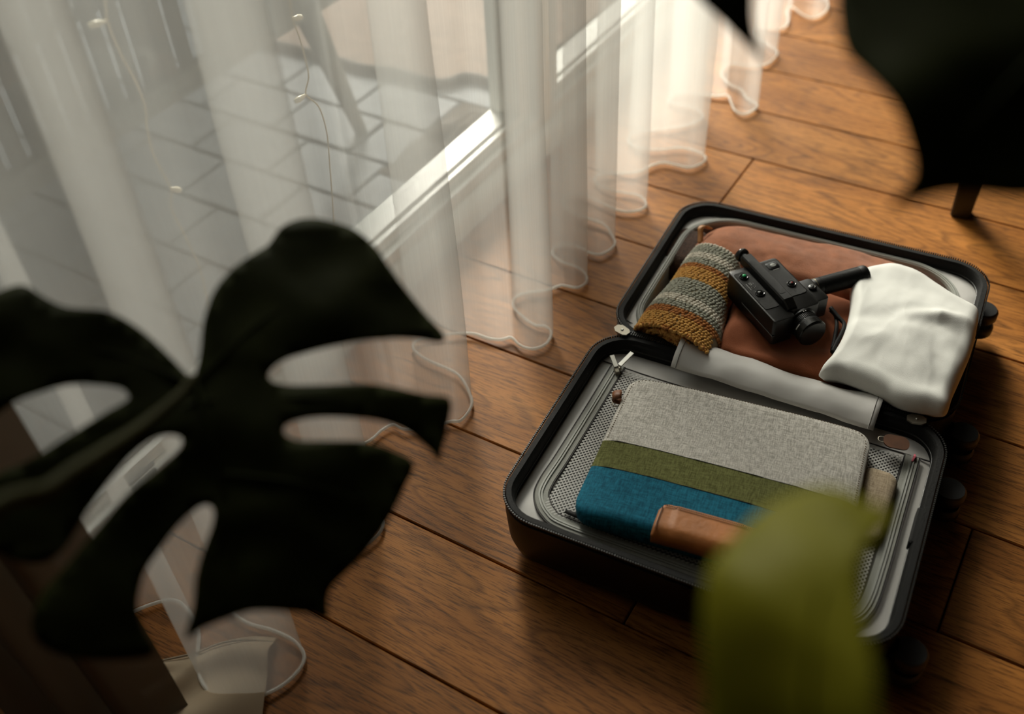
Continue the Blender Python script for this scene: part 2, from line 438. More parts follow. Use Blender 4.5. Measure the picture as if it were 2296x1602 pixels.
# crumpled cloth on the paving under the sash, low garden wall and ground beyond
mb = MB(); G = 22; R = []
cc = at_z(1030, 330, ZB)
for i in range(G + 1):
    row = []
    for j in range(G + 1):
        s, t = i / G * 2 - 1, j / G * 2 - 1; rad = min(1, math.hypot(s, t))
        h = max(0.002, (1 - rad ** 2) * 0.045 + (1 - rad) * 0.05 * fbm(s * 2.2 + 5, t * 2.2, 3))
        row.append(Vector((cc.x + s * 0.10 + 0.02 * fbm(s * 2, t * 2, 9), cc.y + t * 0.17, ZB + h)))
    R.append(row)
tag(mb.rings(R, closed=False).build('crumpled_cloth', plain('grey_brown_cloth', (0.045, 0.036, 0.026), 0.95), smooth='all'), 'crumpled grey brown cloth lying on the pavers below the sash', 'cloth')

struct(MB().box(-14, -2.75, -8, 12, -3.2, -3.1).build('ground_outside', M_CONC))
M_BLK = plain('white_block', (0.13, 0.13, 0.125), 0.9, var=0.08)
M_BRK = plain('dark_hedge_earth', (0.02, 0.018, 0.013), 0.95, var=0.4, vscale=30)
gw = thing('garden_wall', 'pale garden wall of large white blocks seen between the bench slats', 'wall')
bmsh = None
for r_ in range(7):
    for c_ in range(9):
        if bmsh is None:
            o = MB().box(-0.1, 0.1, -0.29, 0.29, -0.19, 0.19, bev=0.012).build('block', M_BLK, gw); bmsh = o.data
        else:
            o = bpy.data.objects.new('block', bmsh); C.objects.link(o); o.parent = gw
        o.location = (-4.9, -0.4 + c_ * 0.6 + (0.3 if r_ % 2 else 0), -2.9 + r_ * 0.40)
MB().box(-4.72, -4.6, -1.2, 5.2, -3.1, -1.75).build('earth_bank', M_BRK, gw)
struct(MB().box(-2.9, -2.75, Y0 - 0.5, Y1 + 1.5, ZB - 0.22, ZB + 0.01).build('kerb_balcony', M_BENCH))

# ------------------------------------------------------------------ sheer curtain
M_SHEER = sheer_material('white_voile', (0.88, 0.88, 0.85), 0.66, 0.53)
M_HEM = sheer_material('voile_hem', (0.92, 0.92, 0.88), 0.08, 0.5)
hem_px = [(60, 1420), (170, 1440), (240, 1400), (311, 1362), (383, 1342), (420, 1366), (443, 1413), (440, 1476), (449, 1523), (487, 1565), (546, 1565), (606, 1548), (656, 1514), (681, 1473),
          (660, 1436), (609, 1410), (556, 1395), (520, 1370), (505, 1330), (540, 1290), (620, 1262), (700, 1255), (760, 1245), (831, 1210), (858, 1173), (840, 1140), (790, 1110), (715, 1085), (690, 1050), (730, 1015), (818, 990),
          (853, 963), (881, 948), (905, 958), (945, 955), (1006, 942), (1034, 938), (1057, 905), (1050, 873), (1029, 839), (1000, 822), (950, 800), (925, 775), (945, 755), (1000, 747), (1057, 744), (1095, 755), (1123, 758), (1146, 753),
          (1161, 767), (1178, 776), (1201, 778), (1226, 766), (1236, 742), (1222, 728), (1201, 726), (1178, 712), (1156, 692), (1150, 676), (1160, 661), (1187, 652), (1224, 648), (1244, 641), (1260, 636), (1276, 639), (1296, 641), (1314, 630), (1314, 613),
          (1304, 601), (1285, 592), (1258, 583), (1240, 568), (1241, 553), (1258, 546), (1279, 545), (1302, 552), (1319, 562), (1345, 567), (1370, 555), (1379, 540), (1370, 520), (1354, 500), (1325, 489), (1288, 476), (1264, 455), (1268, 436), (1300, 432), (1340, 448), (1379, 466), (1416, 471), (1444, 463), (1448, 450), (1430, 434),
          (1395, 428), (1360, 420), (1335, 405), (1340, 390), (1380, 385), (1430, 382), (1463, 367), (1488, 361), (1515, 366), (1547, 372), (1577, 360), (1581, 347), (1557, 334), (1520, 328), (1474, 332), (1432, 328), (1409, 314), (1420, 296), (1470, 288), (1530, 280), (1575, 262), (1560, 240), (1500, 225), (1520, 205),
          (1570, 208), (1604, 212), (1632, 211), (1641, 230), (1650, 246), (1672, 252), (1695, 239), (1697, 230), (1675, 217), (1662, 198), (1636, 186), (1618, 160), (1640, 140), (1680, 145), (1714, 141), (1735, 128), (1743, 112), (1720, 95), (1690, 80), (1690, 60), (1730, 60), (1760, 58), (1768, 40), (1765, 20), (1777, 13), (1803, 31), (1829, 36), (1852, 22), (1858, 5), (1840, -12), (1810, -25), (1820, -50), (1870, -60), (1900, -90), (1880, -120), (1850, -140), (1880, -165), (1930, -175)]
hem = [at_z(px, py, 0.012) for px, py in hem_px]
near = [Vector((-0.64 + 0.06 * math.sin(i * 2.2), -1.2 + i * 0.115, 0.012)) for i in range(12)]
near = [p for p in near if p.y < hem[0].y - 0.08]
far = [Vector((hem[-1].x - 0.05 + 0.06 * math.sin(i * 2.1), hem[-1].y + 0.09 + i * 0.10, 0.012)) for i in range(12)]
path = catmull(near + hem + far, 5)
n = len(path)
# pleated plan the fabric settles into towards the rail
acc = [0.0]
for a, b in zip(path, path[1:]): acc.append(acc[-1] + (b - a).length)
curt = thing('sheer_curtain', 'long white sheer curtain with wavy folds hanging before the window', 'curtain')
zs = [0.012, 0.03, 0.08, 0.16, 0.28, 0.42, 0.6, 0.85, 1.15, 1.6, 2.1, 2.44]
ymid = sum(p.y for p in path) / n
SM = []
wdw = 40
for i in range(n):                                                 # running mean of the plan
    a, b = max(0, i - wdw), min(n, i + wdw + 1); q = Vector((0, 0, 0))
    for j in range(a, b): q += path[j]
    SM.append(q / (b - a))
R = []
for z in zs:
    k = min(1, max(0, (z - 0.2) / 2.2)); row = []
    for i, p in enumerate(path):
        q = p.lerp(SM[i], 0.35 * k); w = 0.006 * noise.noise(Vector((p.x * 9, p.y * 9, z * 2.2)))
        row.append(Vector((q.x + w, q.y + w * 0.6, z)))
    R.append(row)
MB().rings(R, closed=False).build('voile', M_SHEER, curt, smooth='all')
MB().tube([p + Vector((0, 0, -0.004)) for p in path], 0.0026, 6).build('rolled_hem', M_HEM, curt, smooth='all')
M_RAIL = plain('white_rail', (0.75, 0.74, 0.7), 0.4)
rail = tag(MB().box(-0.72, -0.56, Y0 + 0.05, Y1 - 0.05, 2.44, 2.5, bev=0.004).build('curtain_rail', M_RAIL), 'white curtain rail fixed to the ceiling above the sheer curtain', 'curtain rail')

# beige drape trailing on the floor inside the near curtain loop
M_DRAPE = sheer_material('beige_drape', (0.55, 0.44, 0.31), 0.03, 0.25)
dr = thing('floor_drape', 'heavy beige drape, hanging part coloured dark for shade, hem trailing over the floor under the sheer', 'drape')
hemd = catmull([at_z(px, py, 0.004) for px, py in ((300, 1500), (372, 1482), (446, 1462), (500, 1441), (560, 1429), (620, 1431))], 8)
foot_ = catmull([at_z(px, py, 0.004) for px, py in ((60, 1660), (170, 1655), (280, 1645), (380, 1632), (470, 1655), (575, 1700))], 8)
hn = len(hemd); R = []
for r_ in range(22):
    g = r_ / 21; row = []
    for i in range(hn):
        s = i / (hn - 1); p = hemd[i].lerp(foot_[i], g)
        p.z = 0.005 + (0.022 * math.sin(PI * min(1, g * 2.4)) ** 2 * (0.55 + 0.45 * math.sin(s * 8 + 0.6)) if g * 2.4 < 1 else 0) + 0.016 * g * (1 + math.sin(s * 13 + g * 5))
        row.append(p)
    R.append(row)
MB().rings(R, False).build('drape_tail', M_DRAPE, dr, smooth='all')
MB().tube([a + (b - a) * 0.07 + Vector((0, 0, 0.0062)) for a, b in zip(R[0], R[-1])], 0.0016, 5).build('hem_seam', plain('hem_thread', (0.30, 0.24, 0.17), 0.9), dr)
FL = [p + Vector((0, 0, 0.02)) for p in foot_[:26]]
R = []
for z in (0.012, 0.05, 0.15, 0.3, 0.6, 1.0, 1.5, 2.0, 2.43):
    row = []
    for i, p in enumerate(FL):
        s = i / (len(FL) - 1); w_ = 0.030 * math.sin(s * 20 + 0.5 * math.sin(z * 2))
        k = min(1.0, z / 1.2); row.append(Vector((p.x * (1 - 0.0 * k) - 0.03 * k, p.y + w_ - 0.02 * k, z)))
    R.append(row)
MB().rings(R, False).build('drape_panel', sheer_material('shaded_beige_drape', (0.13, 0.095, 0.060), 0.02, 0.15), dr, smooth='all')  # hanging part of the beige drape, its shade put into a darker colour

# string of fairy lights on the glass
M_WIRE = plain('pale_copper_wire', (0.62, 0.50, 0.30), 0.4)
M_BULB = plain('clear_bulb', (0.80, 0.72, 0.52), 0.25)
for lab, pxs, bul in (('pale fairy light wire with tiny unlit bulbs, crossing the bench slats', [(225, -60), (236, 5), (240, 42), (252, 80), (280, 140), (305, 185), (325, 240), (330, 290), (345, 350), (382, 423), (385, 470), (420, 540), (450, 610), (470, 700)], [((238, 48), (200, 58)), ((382, 423), (404, 427))]),
                       ('pale fairy light wire with tiny unlit bulbs, crossing the rug edge', [(640, -70), (650, 0), (655, 42), (670, 80), (680, 115), (692, 170), (686, 212), (715, 240), (733, 300), (740, 380), (746, 460), (752, 560)], [((655, 42), (676, 38)), ((686, 212), (662, 228))])):
    t = thing('string_lights', lab, 'string lights')
    MB().tube(catmull([at_x(*p, WX + 0.045) for p in pxs], 5), 0.0011, 6).build('wire', M_WIRE, t, smooth='all')
    for a, b in bul:
        A, B = at_x(*a, WX + 0.045), at_x(*b, WX + 0.045)
        MB().tube([A, A.lerp(B, 0.3), A.lerp(B, 0.6), A.lerp(B, 0.95), B], [0.0018, 0.003, 0.0042, 0.0036, 0.001], 8).build('bulb', M_BULB, t, smooth='all')

# ------------------------------------------------------------------ suitcase
TH = math.radians(4.3)
UH = Vector((math.cos(TH), math.sin(TH), 0)); VH = Vector((-math.sin(TH), math.cos(TH), 0))
SO = UH * -0.434 + VH * 1.08
MS = Matrix.Translation(SO) @ Matrix.Rotation(TH, 4, 'Z')
MSI = MS.inverted()
def S(px, py, z):                                                  # photo pixel at height z -> suitcase coordinates
    return MSI @ at_z(px, py, z)
M_SHELL = plain('black_polycarbonate', (0.0045, 0.0042, 0.0038), 0.42, spec=0.25, bump=0.1, bscale=300)
M_TAPE = plain('black_zip_tape', (0.005, 0.005, 0.0045), 0.65, spec=0.25, bump=0.3, bscale=500)
M_TEETH = plain('black_zip_teeth', (0.022, 0.022, 0.02), 0.35)
M_GREY = plain('grey_satin_lining', (0.60, 0.585, 0.56), 0.5, bump=0.22, bscale=28, var=0.05, vscale=8)
M_DGREY = plain('dark_grey_lining', (0.11, 0.11, 0.105), 0.8)  # plain dark grey backing behind the net
M_ZIPG = plain('grey_green_zip_tape', (0.27, 0.275, 0.245), 0.65, bump=0.3, bscale=600)
M_STEEL = plain('brushed_steel', (0.55, 0.54, 0.50), 0.32, metal=1.0)
M_NICK = plain('dull_nickel', (0.36, 0.33, 0.27), 0.45, metal=0.8)
M_NET = plain('grey_net', (0.52, 0.515, 0.49), 0.7)
M_STITCH = plain('dark_thread', (0.05, 0.045, 0.045), 0.8)
suit = thing('suitcase', 'open black hard-shell suitcase with grey lining lying on the oak floor', 'suitcase', MS)
SW, RIM = 0.507, 0.115
BV = (-0.383, -0.002); LV = (0.002, 0.378)
def half(side, v0, v1):
    r = 0.058
    sh = MB()
    sh.rings([rr(0, SW, v0, v1, r, z, i) for z, i in ((0.006, 0.040), (0.009, 0.022), (0.020, 0.009), (0.040, 0.003), (0.085, 0.0), (0.104, 0.0), (0.105, 0.003), (0.109, 0.003))], True, True, False)
    sh.build(side + '_shell', M_SHELL, suit, smooth=35)
    tp = MB()
    tp.rings([rr(0, SW, v0, v1, r, z, i) for z, i in ((0.104, 0.003), (0.112, 0.0005), (RIM, 0.002), (RIM, 0.009), (0.113, 0.0105), (0.108, 0.0125), (0.083, 0.0140), (0.079, 0.016))], True)
    tp.build(side + '_zip_tape', M_TAPE, suit, smooth=35)
    te = MB()
    for i, p in enumerate(densify(rr(0, SW, v0, v1, r, RIM + 0.0006, -0.0008), 0.0034)):
        te.box(p.x - 0.0011, p.x + 0.0011, p.y - 0.0011, p.y + 0.0011, p.z - 0.003, p.z + 0.0006)
    stuff(te.build(side + '_zip_teeth', M_TEETH, suit))
    for q in (0.018,):                                             # welt line inside the wall
        MB().tube(rr(0, SW, v0, v1, r, 0.098, 0.0132), 0.0012, 5, closed=True).build(side + '_welt', M_TEETH, suit, smooth='all')
half('base', *BV); half('lid', *LV)
# hinge between the halves
hb = MB(); prof = [(-0.016, 0.108), (-0.010, 0.114), (-0.003, 0.1165), (0.0, 0.1150), (0.003, 0.1165), (0.010, 0.114), (0.016, 0.108)]
hb.rings([[Vector((u, v, z)) for v, z in prof] for u in (0.030, 0.477)], False).build('hinge_tape', M_TAPE, suit, smooth=50)
te = MB(); u = 0.036
while u < 0.472:
    for v in (-0.0022, 0.0022): te.box(u, u + 0.0018, v - 0.0018, v + 0.0018, 0.1155, 0.1182)
    u += 0.0034
stuff(te.build('hinge_zip_teeth', M_TEETH, suit))
for (px, py) in ((1395, 741), (2056, 941)):                        # metal end stops
    p = S(px, py, 0.119)
    M = Matrix.Translation((p.x, p.y, 0.1175)) @ Matrix.Rotation(math.radians(-20 if px < 1700 else 10), 4, 'Z')
    hx = [(-0.013, -0.004), (-0.006, -0.009), (0.007, -0.008), (0.012, -0.004), (0.012, 0.004), (0.007, 0.008), (-0.006, 0.009), (-0.013, 0.004)]
    mb = MB(); mb.rings([[M @ Vector((x, y, z)) for x, y in hx] for z in (0.0, 0.0025)], True, True, True)
    o = mb.build('end_stop', M_NICK, suit)
    MB().lathe([(0.0022, 0.0), (0.0022, 0.0008), (0.0012, 0.0014)], M @ Matrix.Translation((0, 0, 0.0025)), 10).build('rivet', M_STEEL, o)
# base lining with the zipped net pocket
def rrfill(u0, u1, v0, v1, r, z, bulge, name, mat, step=14, wr=0.0):
    mb = MB(); out = rr(u0, u1, v0, v1, r, z, 0, 8); cx, cy = (u0 + u1) / 2, (v0 + v1) / 2; R = []
    for k in range(step + 1):
        f = 1 - k / step * 0.98
        ring = []
        for p in out:
            q = Vector((cx + (p.x - cx) * f, cy + (p.y - cy) * f, z))
            d = min(q.x - u0, u1 - q.x, q.y - v0, v1 - q.y)
            q.z = z + bulge * min(1, max(0, d) / 0.03) ** 0.6 + wr * fbm(q.x * 40, q.y * 40, 2)
            ring.append(q)
        R.append(ring)
    mb.rings(R, True, False, True); return mb.build(name, mat, suit, smooth='all')
rrfill(0.013, SW - 0.013, BV[0] + 0.013, BV[1] - 0.013, 0.046, 0.0885, 0.0045, 'base_lining', M_GREY, 16, 0.0010)
PB = (0.047, 0.466, -0.349, -0.058)
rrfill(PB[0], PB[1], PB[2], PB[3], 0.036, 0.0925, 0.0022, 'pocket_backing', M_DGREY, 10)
net = MB(); sp = 0.0062; w = 0.0009
u0, u1, v0, v1 = PB
for sg in (1, -1):
    cmin, cmax = (u0 - v1, u1 - v0) if sg > 0 else (u0 + v0, u1 + v1)
    c_ = cmin + 0.004
    while c_ < cmax - 0.004:
        # line u = c + sg*v clipped to the pocket
        lo, hi = v0 + 0.004, v1 - 0.002
        if sg > 0: lo, hi = max(lo, u0 + 0.009 - c_), min(hi, u1 - 0.009 - c_)
        else: lo, hi = max(lo, c_ - u1 + 0.009), min(hi, c_ - u0 - 0.009)
        if hi - lo > 0.004:
            a = Vector((c_ + sg * lo, lo, 0)); b = Vector((c_ + sg * hi, hi, 0))
            def corner(p):
                for cu in (u0 + 0.034, u1 - 0.034):
                    if p.y < v0 + 0.034 and (p.x < cu if cu < 0.2 else p.x > cu) and math.hypot(p.x - cu, p.y - v0 - 0.034) > 0.031: return True
                return False
            while corner(a) and (b - a).length > 0.004: a += (b - a).normalized() * 0.001
            while corner(b) and (b - a).length > 0.004: b += (a - b).normalized() * 0.001
            if not (corner(a) or corner(b)):
                nn = Vector((0.7071, -sg * 0.7071, 0)) * w; z = 0.0962 + (0.0003 if sg > 0 else 0)
                up = Vector((0, 0, z))
                net.add([a - nn + up, b - nn + up, b + nn + up, a + nn + up, a - nn + up + Vector((0, 0, .0004)), b - nn + up + Vector((0, 0, .0004)), b + nn + up + Vector((0, 0, .0004)), a + nn + up + Vector((0, 0, .0004))], [(0, 1, 2, 3), (4, 5, 6, 7), (0, 1, 5, 4), (2, 3, 7, 6)])
        c_ += sp
stuff(net.build('pocket_net', M_NET, suit))
# pocket zip: U-shaped track, tape both sides and two bead lines
zp = [Vector((0.0445, -0.052, 0)), Vector((0.0445, -0.15, 0)), Vector((0.0435, -0.25, 0)), Vector((0.042, -0.30, 0)), Vector((0.047, -0.325, 0)), Vector((0.066, -0.345, 0)), Vector((0.095, -0.353, 0)), Vector((0.20, -0.352, 0)), Vector((0.35, -0.350, 0)), Vector((0.425, -0.348, 0)), Vector((0.452, -0.338, 0)), Vector((0.466, -0.312, 0)), Vector((0.469, -0.25, 0)), Vector((0.469, -0.15, 0)), Vector((0.469, -0.055, 0))]
zc = catmull(zp, 8)
def ribbon(path2, width, z0, z1, name, mat, off=0.0, parent=None):
    R = []
    for i, p in enumerate(path2):
        a = path2[max(0, i - 1)]; b = path2[min(len(path2) - 1, i + 1)]; t = (b - a).normalized(); nn = Vector((-t.y, t.x, 0))
        c0 = p + nn * off
        R.append([c0 - nn * width + Vector((0, 0, z0)), c0 - nn * width * 0.8 + Vector((0, 0, z1)), c0 + nn * width * 0.8 + Vector((0, 0, z1)), c0 + nn * width + Vector((0, 0, z0))])
    return MB().rings(R, False).build(name, mat, parent or suit, smooth=50)
zt = ribbon(zc, 0.0105, 0.0935, 0.0968, 'pocket_zip_tape', M_ZIPG)
for off in (-0.0030, 0.0005):
    ribbon(zc, 0.0013, 0.0965, 0.0985, 'zip_bead', plain('zip_bead_grey', (0.36, 0.37, 0.34), 0.5), off, zt)
ribbon(zc, 0.0008, 0.0960, 0.0972, 'seam', M_STITCH, -0.0105, zt); ribbon(zc, 0.0008, 0.0960, 0.0972, 'seam', M_STITCH, 0.0100, zt)
ribbon([Vector((0.015, -0.050, 0)), Vector((0.10, -0.053, 0)), Vector((0.25, -0.054, 0)), Vector((0.40, -0.052, 0)), Vector((0.492, -0.052, 0))], 0.0007, 0.0925, 0.0942, 'panel_seam', M_STITCH)
for (pa, pb) in (((1383, 827), (1372, 797)), ((1386, 823), (1418, 792))):  # zip pulls
    a = S(*pa, 0.106); b = S(*pb, 0.110); d = (b - a); L = d.length; ang = math.atan2(d.y, d.x)
    M = Matrix.Translation(a) @ Matrix.Rotation(ang, 4, 'Z') @ Matrix.Rotation(-0.15, 4, 'Y')
    o = MB().box(0.003, L, -0.0036, 0.0036, -0.001, 0.001, bev=0.0005, M=M).build('zip_pull', M_STEEL, suit)
    MB().box(-0.006, 0.004, -0.0035, 0.0035, -0.009, -0.001, bev=0.001, M=M).build('slider', M_NICK, o)
p = S(2050, 1025, 0.1)
MB().tube([(p.x, p.y + 0.006, 0.098), (p.x + 0.001, p.y, 0.1005), (p.x - 0.001, p.y - 0.008, 0.0985)], [0.0012, 0.002, 0.0012], 6).build('thread_loop', plain('pink_thread', (0.75, 0.16, 0.22), 0.8), suit)
p = S(2068, 1188, 0.106)
MB().box(SW - 0.016, SW - 0.008, p.y - 0.030, p.y + 0.030, 0.093, 0.112, bev=0.002).build('latch_pad', M_TAPE, suit)
# lid lining: border panel with rounded opening, edged by a zip
OP = (0.026, 0.470, 0.010, 0.358)
outr = rr(0.013, SW - 0.013, LV[0] + 0.013, LV[1] - 0.013, 0.046, 0.094, 0, 12); inr = rr(*OP, 0.085, 0.099, 0, 12)
MB().rings([outr, [a.lerp(b, 0.5) + Vector((0, 0, 0.003)) for a, b in zip(outr, inr)], inr, [p + Vector((0, 0, -0.075)) for p in inr]], True, False, True).build('lid_lining', M_GREY, suit, smooth=50)
lz = [p + Vector((0, 0, 0)) for p in densify(rr(*OP, 0.085, 0.0, 0, 12), 0.02)]
lt = ribbon(lz + [lz[0]], 0.006, 0.099, 0.1035, 'lid_zip_tape', M_ZIPG)
for off in (-0.002, 0.0015): ribbon(lz + [lz[0]], 0.0011, 0.1030, 0.1050, 'zip_bead', MATS['zip_bead_grey'], off, lt)
ribbon([S(1405, 720, 0.097), S(1450, 745, 0.097)], 0.0007, 0.0005, 0.0018, 'stitch_line', M_STITCH)
# grey flap across the hinge
R = []
for i in range(41):
    s = i / 40; u = 0.121 + 0.291 * s; row = []
    lift = 0.010 * max(0, 1 - s * 6) ** 2
    for j in range(13):
        t = j / 12; v = -0.043 + (0.064 + 0.004 * math.sin(s * 7)) * t - 0.006 * s * (1 - t)
        z = 0.1055 + 0.0225 * math.sin(PI * (0.12 + 0.80 * t)) ** 0.8 + lift * t * 1.5 + 0.0016 * math.sin(s * 23 + t * 5) * t + 0.002 * fbm(s * 6, t * 2, 4)
        row.append(Vector((u, v, z)))
    R.append(row)
fl = MB().rings(R, False).build('hinge_flap', M_GREY, suit, smooth='all')
md = fl.modifiers.new('thickness', 'SOLIDIFY'); md.thickness = 0.0012
for i in (1, 39):
    MB().tube([p + Vector((0, 0, 0.0008)) for p in R[i]], 0.0005, 4).build('stitching', plain('grey_thread', (0.30, 0.29, 0.28), 0.8), fl)
# double castors
M_WHEEL = plain('black_rubber', (0.012, 0.012, 0.012), 0.45)
for v, du in ((-0.330, 0.0), (-0.062, 0.0), (0.050, 0.0), (0.335, -0.014)):
    hs = MB().box(SW - 0.008, SW + 0.012 + du * 0.7, v - 0.018, v + 0.018, 0.018, 0.066, bev=0.006).build('castor', M_SHELL, suit)
    for dz in (0.0, 1.0):
        M = Matrix.Translation((SW + 0.019 + du, v, 0.027 + 0.029 * dz)) @ Matrix.Rotation(0.0, 4, 'X')
        MB().lathe([(0.008, -0.010), (0.019, -0.010), (0.022, -0.006), (0.022, 0.006), (0.019, 0.010), (0.008, 0.010)], M, 20).build('wheel', M_WHEEL, hs, smooth=40)
for v in (-0.192, 0.190):
    MB().tube([(-0.001, v - 0.05, 0.06), (-0.014, v - 0.04, 0.06), (-0.014, v + 0.04, 0.06), (-0.001, v + 0.05, 0.06)], 0.006, 8).build('side_handle', M_SHELL, suit, smooth='all') if v < 0 else None

# ------------------------------------------------------------------ laptop sleeve on the net pocket
M_SG = woven('grey_melange', (0.37, 0.35, 0.31), (0.72, 0.69, 0.635))
M_SO = woven('olive_melange', (0.080, 0.085, 0.020), (0.175, 0.180, 0.060))
M_SB = woven('blue_melange', (0.003, 0.075, 0.125), (0.014, 0.175, 0.270))
M_TAN = plain('tan_leather', (0.50, 0.18, 0.045), 0.5, bump=0.25, bscale=150, var=0.22, vscale=25)
M_BRLE = plain('dark_tan_leather', (0.20, 0.068, 0.02), 0.5, bump=0.2, bscale=150, var=0.2, vscale=30)
SLM = MS @ Matrix.Translation((0.257, -0.206, 0.0985)) @ Matrix.Rotation(math.radians(4.8), 4, 'Z')
slv = thing('laptop_sleeve', 'grey laptop sleeve with olive and blue bands and a tan leather patch', 'laptop sleeve', SLM)
HW, HD = 0.168, 0.137
def sl_sec(v, n=44):
    d = min(v + HD, HD - v); rc = 0.030
    a = HW - (rc - math.sqrt(max(0, rc * rc - (rc - d) ** 2)) if d < rc else 0)
    fr = (HD - v) / (2 * HD)                                       # 0 at the far edge, 1 at the front
    h = 0.024 + 0.013 * fr ** 0.8
    re = 0.014
    k = math.sqrt(max(0.0, 1 - ((re - d) / re) ** 2)) if d < re else 1
    b = h / 2 * max(0.12, k); ring = []
    for i in range(n):
        t = 2 * PI * i / n; c_, s_ = math.cos(t), math.sin(t); e = 0.36
        x = a * math.copysign(abs(c_) ** e, c_); z = h / 2 + b * math.copysign(abs(s_) ** e, s_)
        if z > h / 2: z += 0.0035 * (1 - (x / HW) ** 2) + 0.0012 * fbm(x * 14, v * 14, 1)
        ring.append(Vector((x, v, z)))
    return ring
def sl_part(va, vb, name, mat, c0, c1):
    vs_ = [va + (vb - va) * k / 14 for k in range(15)]
    if c1: vs_ = [v for v in vs_ if v < HD - 0.03] + [HD - 0.03 + 0.03 * math.sin(k / 8 * PI / 2) for k in range(9)]
    if c0: vs_ = [-HD + 0.03 - 0.03 * math.sin(k / 8 * PI / 2) for k in range(8, -1, -1)] + [v for v in vs_ if v > -HD + 0.03]
    vs_ = [min(HD - 1e-5, max(-HD + 1e-5, v)) for v in vs_]
    return MB().rings([sl_sec(v) for v in vs_], True, c0, c1).build(name, mat, slv, smooth=60)
VA, VBL = -0.003, -0.052
sl_part(VA, HD, 'grey_panel', M_SG, False, True)
sl_part(VBL, VA, 'olive_band', M_SO, False, False)
sl_part(-HD, VBL, 'blue_band', M_SB, True, False)
def top_z(x, v):
    r = sl_sec(v); best = None
    for p in r[1:22]:
        if best is None or abs(p.x - x) < abs(best.x - x): best = p
    return best.z
for v in (VA, VBL):
    MB().tube([(x, v, top_z(x, v) + 0.0002) for x in [(-HW + 0.004) + i * (2 * HW - 0.008) / 40 for i in range(41)]], 0.0006, 4).build('band_seam', M_STITCH, slv)
# edge topstitching on the grey panel
st = []
for i in range(61):
    a = PI * i / 60
    st.append((HW - 0.006, 0.0, 0))
rrst = [p for p in densify(rr(-HW + 0.006, HW - 0.006, -HD, HD - 0.006, 0.026, 0, 0, 8), 0.004) if p.y > VA + 0.004]
tm = MB()
for i, p in enumerate(rrst):
    tm.box(p.x - 0.0009, p.x + 0.0009, p.y - 0.0007, p.y + 0.0007, top_z(p.x, p.y) - 0.0004, top_z(p.x, p.y) + 0.0005)
stuff(tm.build('topstitching', plain('brown_thread', (0.16, 0.12, 0.08), 0.8), slv))
# leather patch wrapping the front edge
PX0, PX1, PV = -0.062, 0.075, -0.089
def patch_pt(x, w_, lift):
    # w_ 0 at the top edge .. 1 down the front
    vv = PV + (-HD + 0.004 - PV) * min(1, w_ / 0.72)
    if w_ <= 0.72: return Vector((x, vv, top_z(x, vv) + lift))
    g = (w_ - 0.72) / 0.28; z0 = top_z(x, -HD + 0.004)
    return Vector((x, -HD - 0.0006 - 0.0006 * g, z0 + lift - g * 0.016))
R = []
for j in range(15):
    w_ = j / 14; row = []
    for i in range(33):
        s = i / 32; x = PX0 + (PX1 - PX0) * s
        d = min(x - PX0, PX1 - x); rc = 0.012
        cut = (rc - math.sqrt(max(0, rc * rc - (rc - d) ** 2))) / 0.055 if d < rc else 0
        row.append(patch_pt(x, cut + (1 - cut) * w_, 0.0016))
    R.append(row)
pt = MB().rings(R, False).build('leather_patch', M_TAN, slv, smooth='all')
md = pt.modifiers.new('thickness', 'SOLIDIFY'); md.thickness = 0.0015; md.offset = 1
sm_ = MB()
for i in range(3, 62):
    x = PX0 + (PX1 - PX0) * i / 64; p = patch_pt(x, 0.055, 0.0034); sm_.box(p.x - 0.0007, p.x + 0.0007, p.y - 0.0007, p.y + 0.0007, p.z - 0.0006, p.z + 0.0004)
for j in range(2, 20):
    p = patch_pt(PX0 + 0.0035, 0.06 + j * 0.032, 0.0034); sm_.box(p.x - 0.0005, p.x + 0.0005, p.y - 0.0006, p.y + 0.0006, p.z - 0.0006, p.z + 0.0004)
stuff(sm_.build('patch_stitching', M_STITCH, pt))
# leather zip tab on the right, loop on the left
SLI = SLM.inverted()
def SL(px, py, z): return SLI @ at_z(px, py, z)
a = SL(1974, 985, 0.116); b = SL(2038, 1000, 0.112); d = b - a
M = Matrix.Translation(a) @ Matrix.Rotation(math.atan2(d.y, d.x), 4, 'Z') @ Matrix.Rotation(0.06, 4, 'Y')
Lt = d.length
mb = MB(); mb.rings([[M @ p for p in rr(0.004, Lt, -0.012, 0.012, 0.010, z, 0, 6)] for z in (-0.001, 0.0008)], True, True, True)
tab = mb.build('zip_tab', plain('dark_brown_leather', (0.085, 0.032, 0.012), 0.45, var=0.3, vscale=60), slv, smooth=40)
MB().tube([M @ Vector((0.002 + 0.005 * math.cos(t * PI / 6), 0.005 * math.sin(t * PI / 6), 0)) for t in range(12)], 0.0008, 6, closed=True).build('ring', M_NICK, tab, smooth='all')
a = SL(1387, 893, 0.118)
M = Matrix.Translation(a) @ Matrix.Rotation(0.3, 4, 'Z')
R = []
for k in range(11):
    t = PI * (0.5 + k / 10); R.append([M @ Vector((0.013 * math.cos(t) + 0.004, yy, 0.007 * math.sin(t) + 0.002)) for yy in (-0.008, 0.008)])
lp = MB().rings(R, False).build('strap_loop', M_BRLE, slv, smooth='all')
md = lp.modifiers.new('thickness', 'SOLIDIFY'); md.thickness = 0.0018
MB().tube([M @ Vector((-0.003 + 0.006 * math.cos(t * PI / 6), -0.007 + 0.006 * math.sin(t * PI / 6), -0.004)) for t in range(12)], 0.0009, 6, closed=True).build('ring', M_NICK, lp, smooth='all')
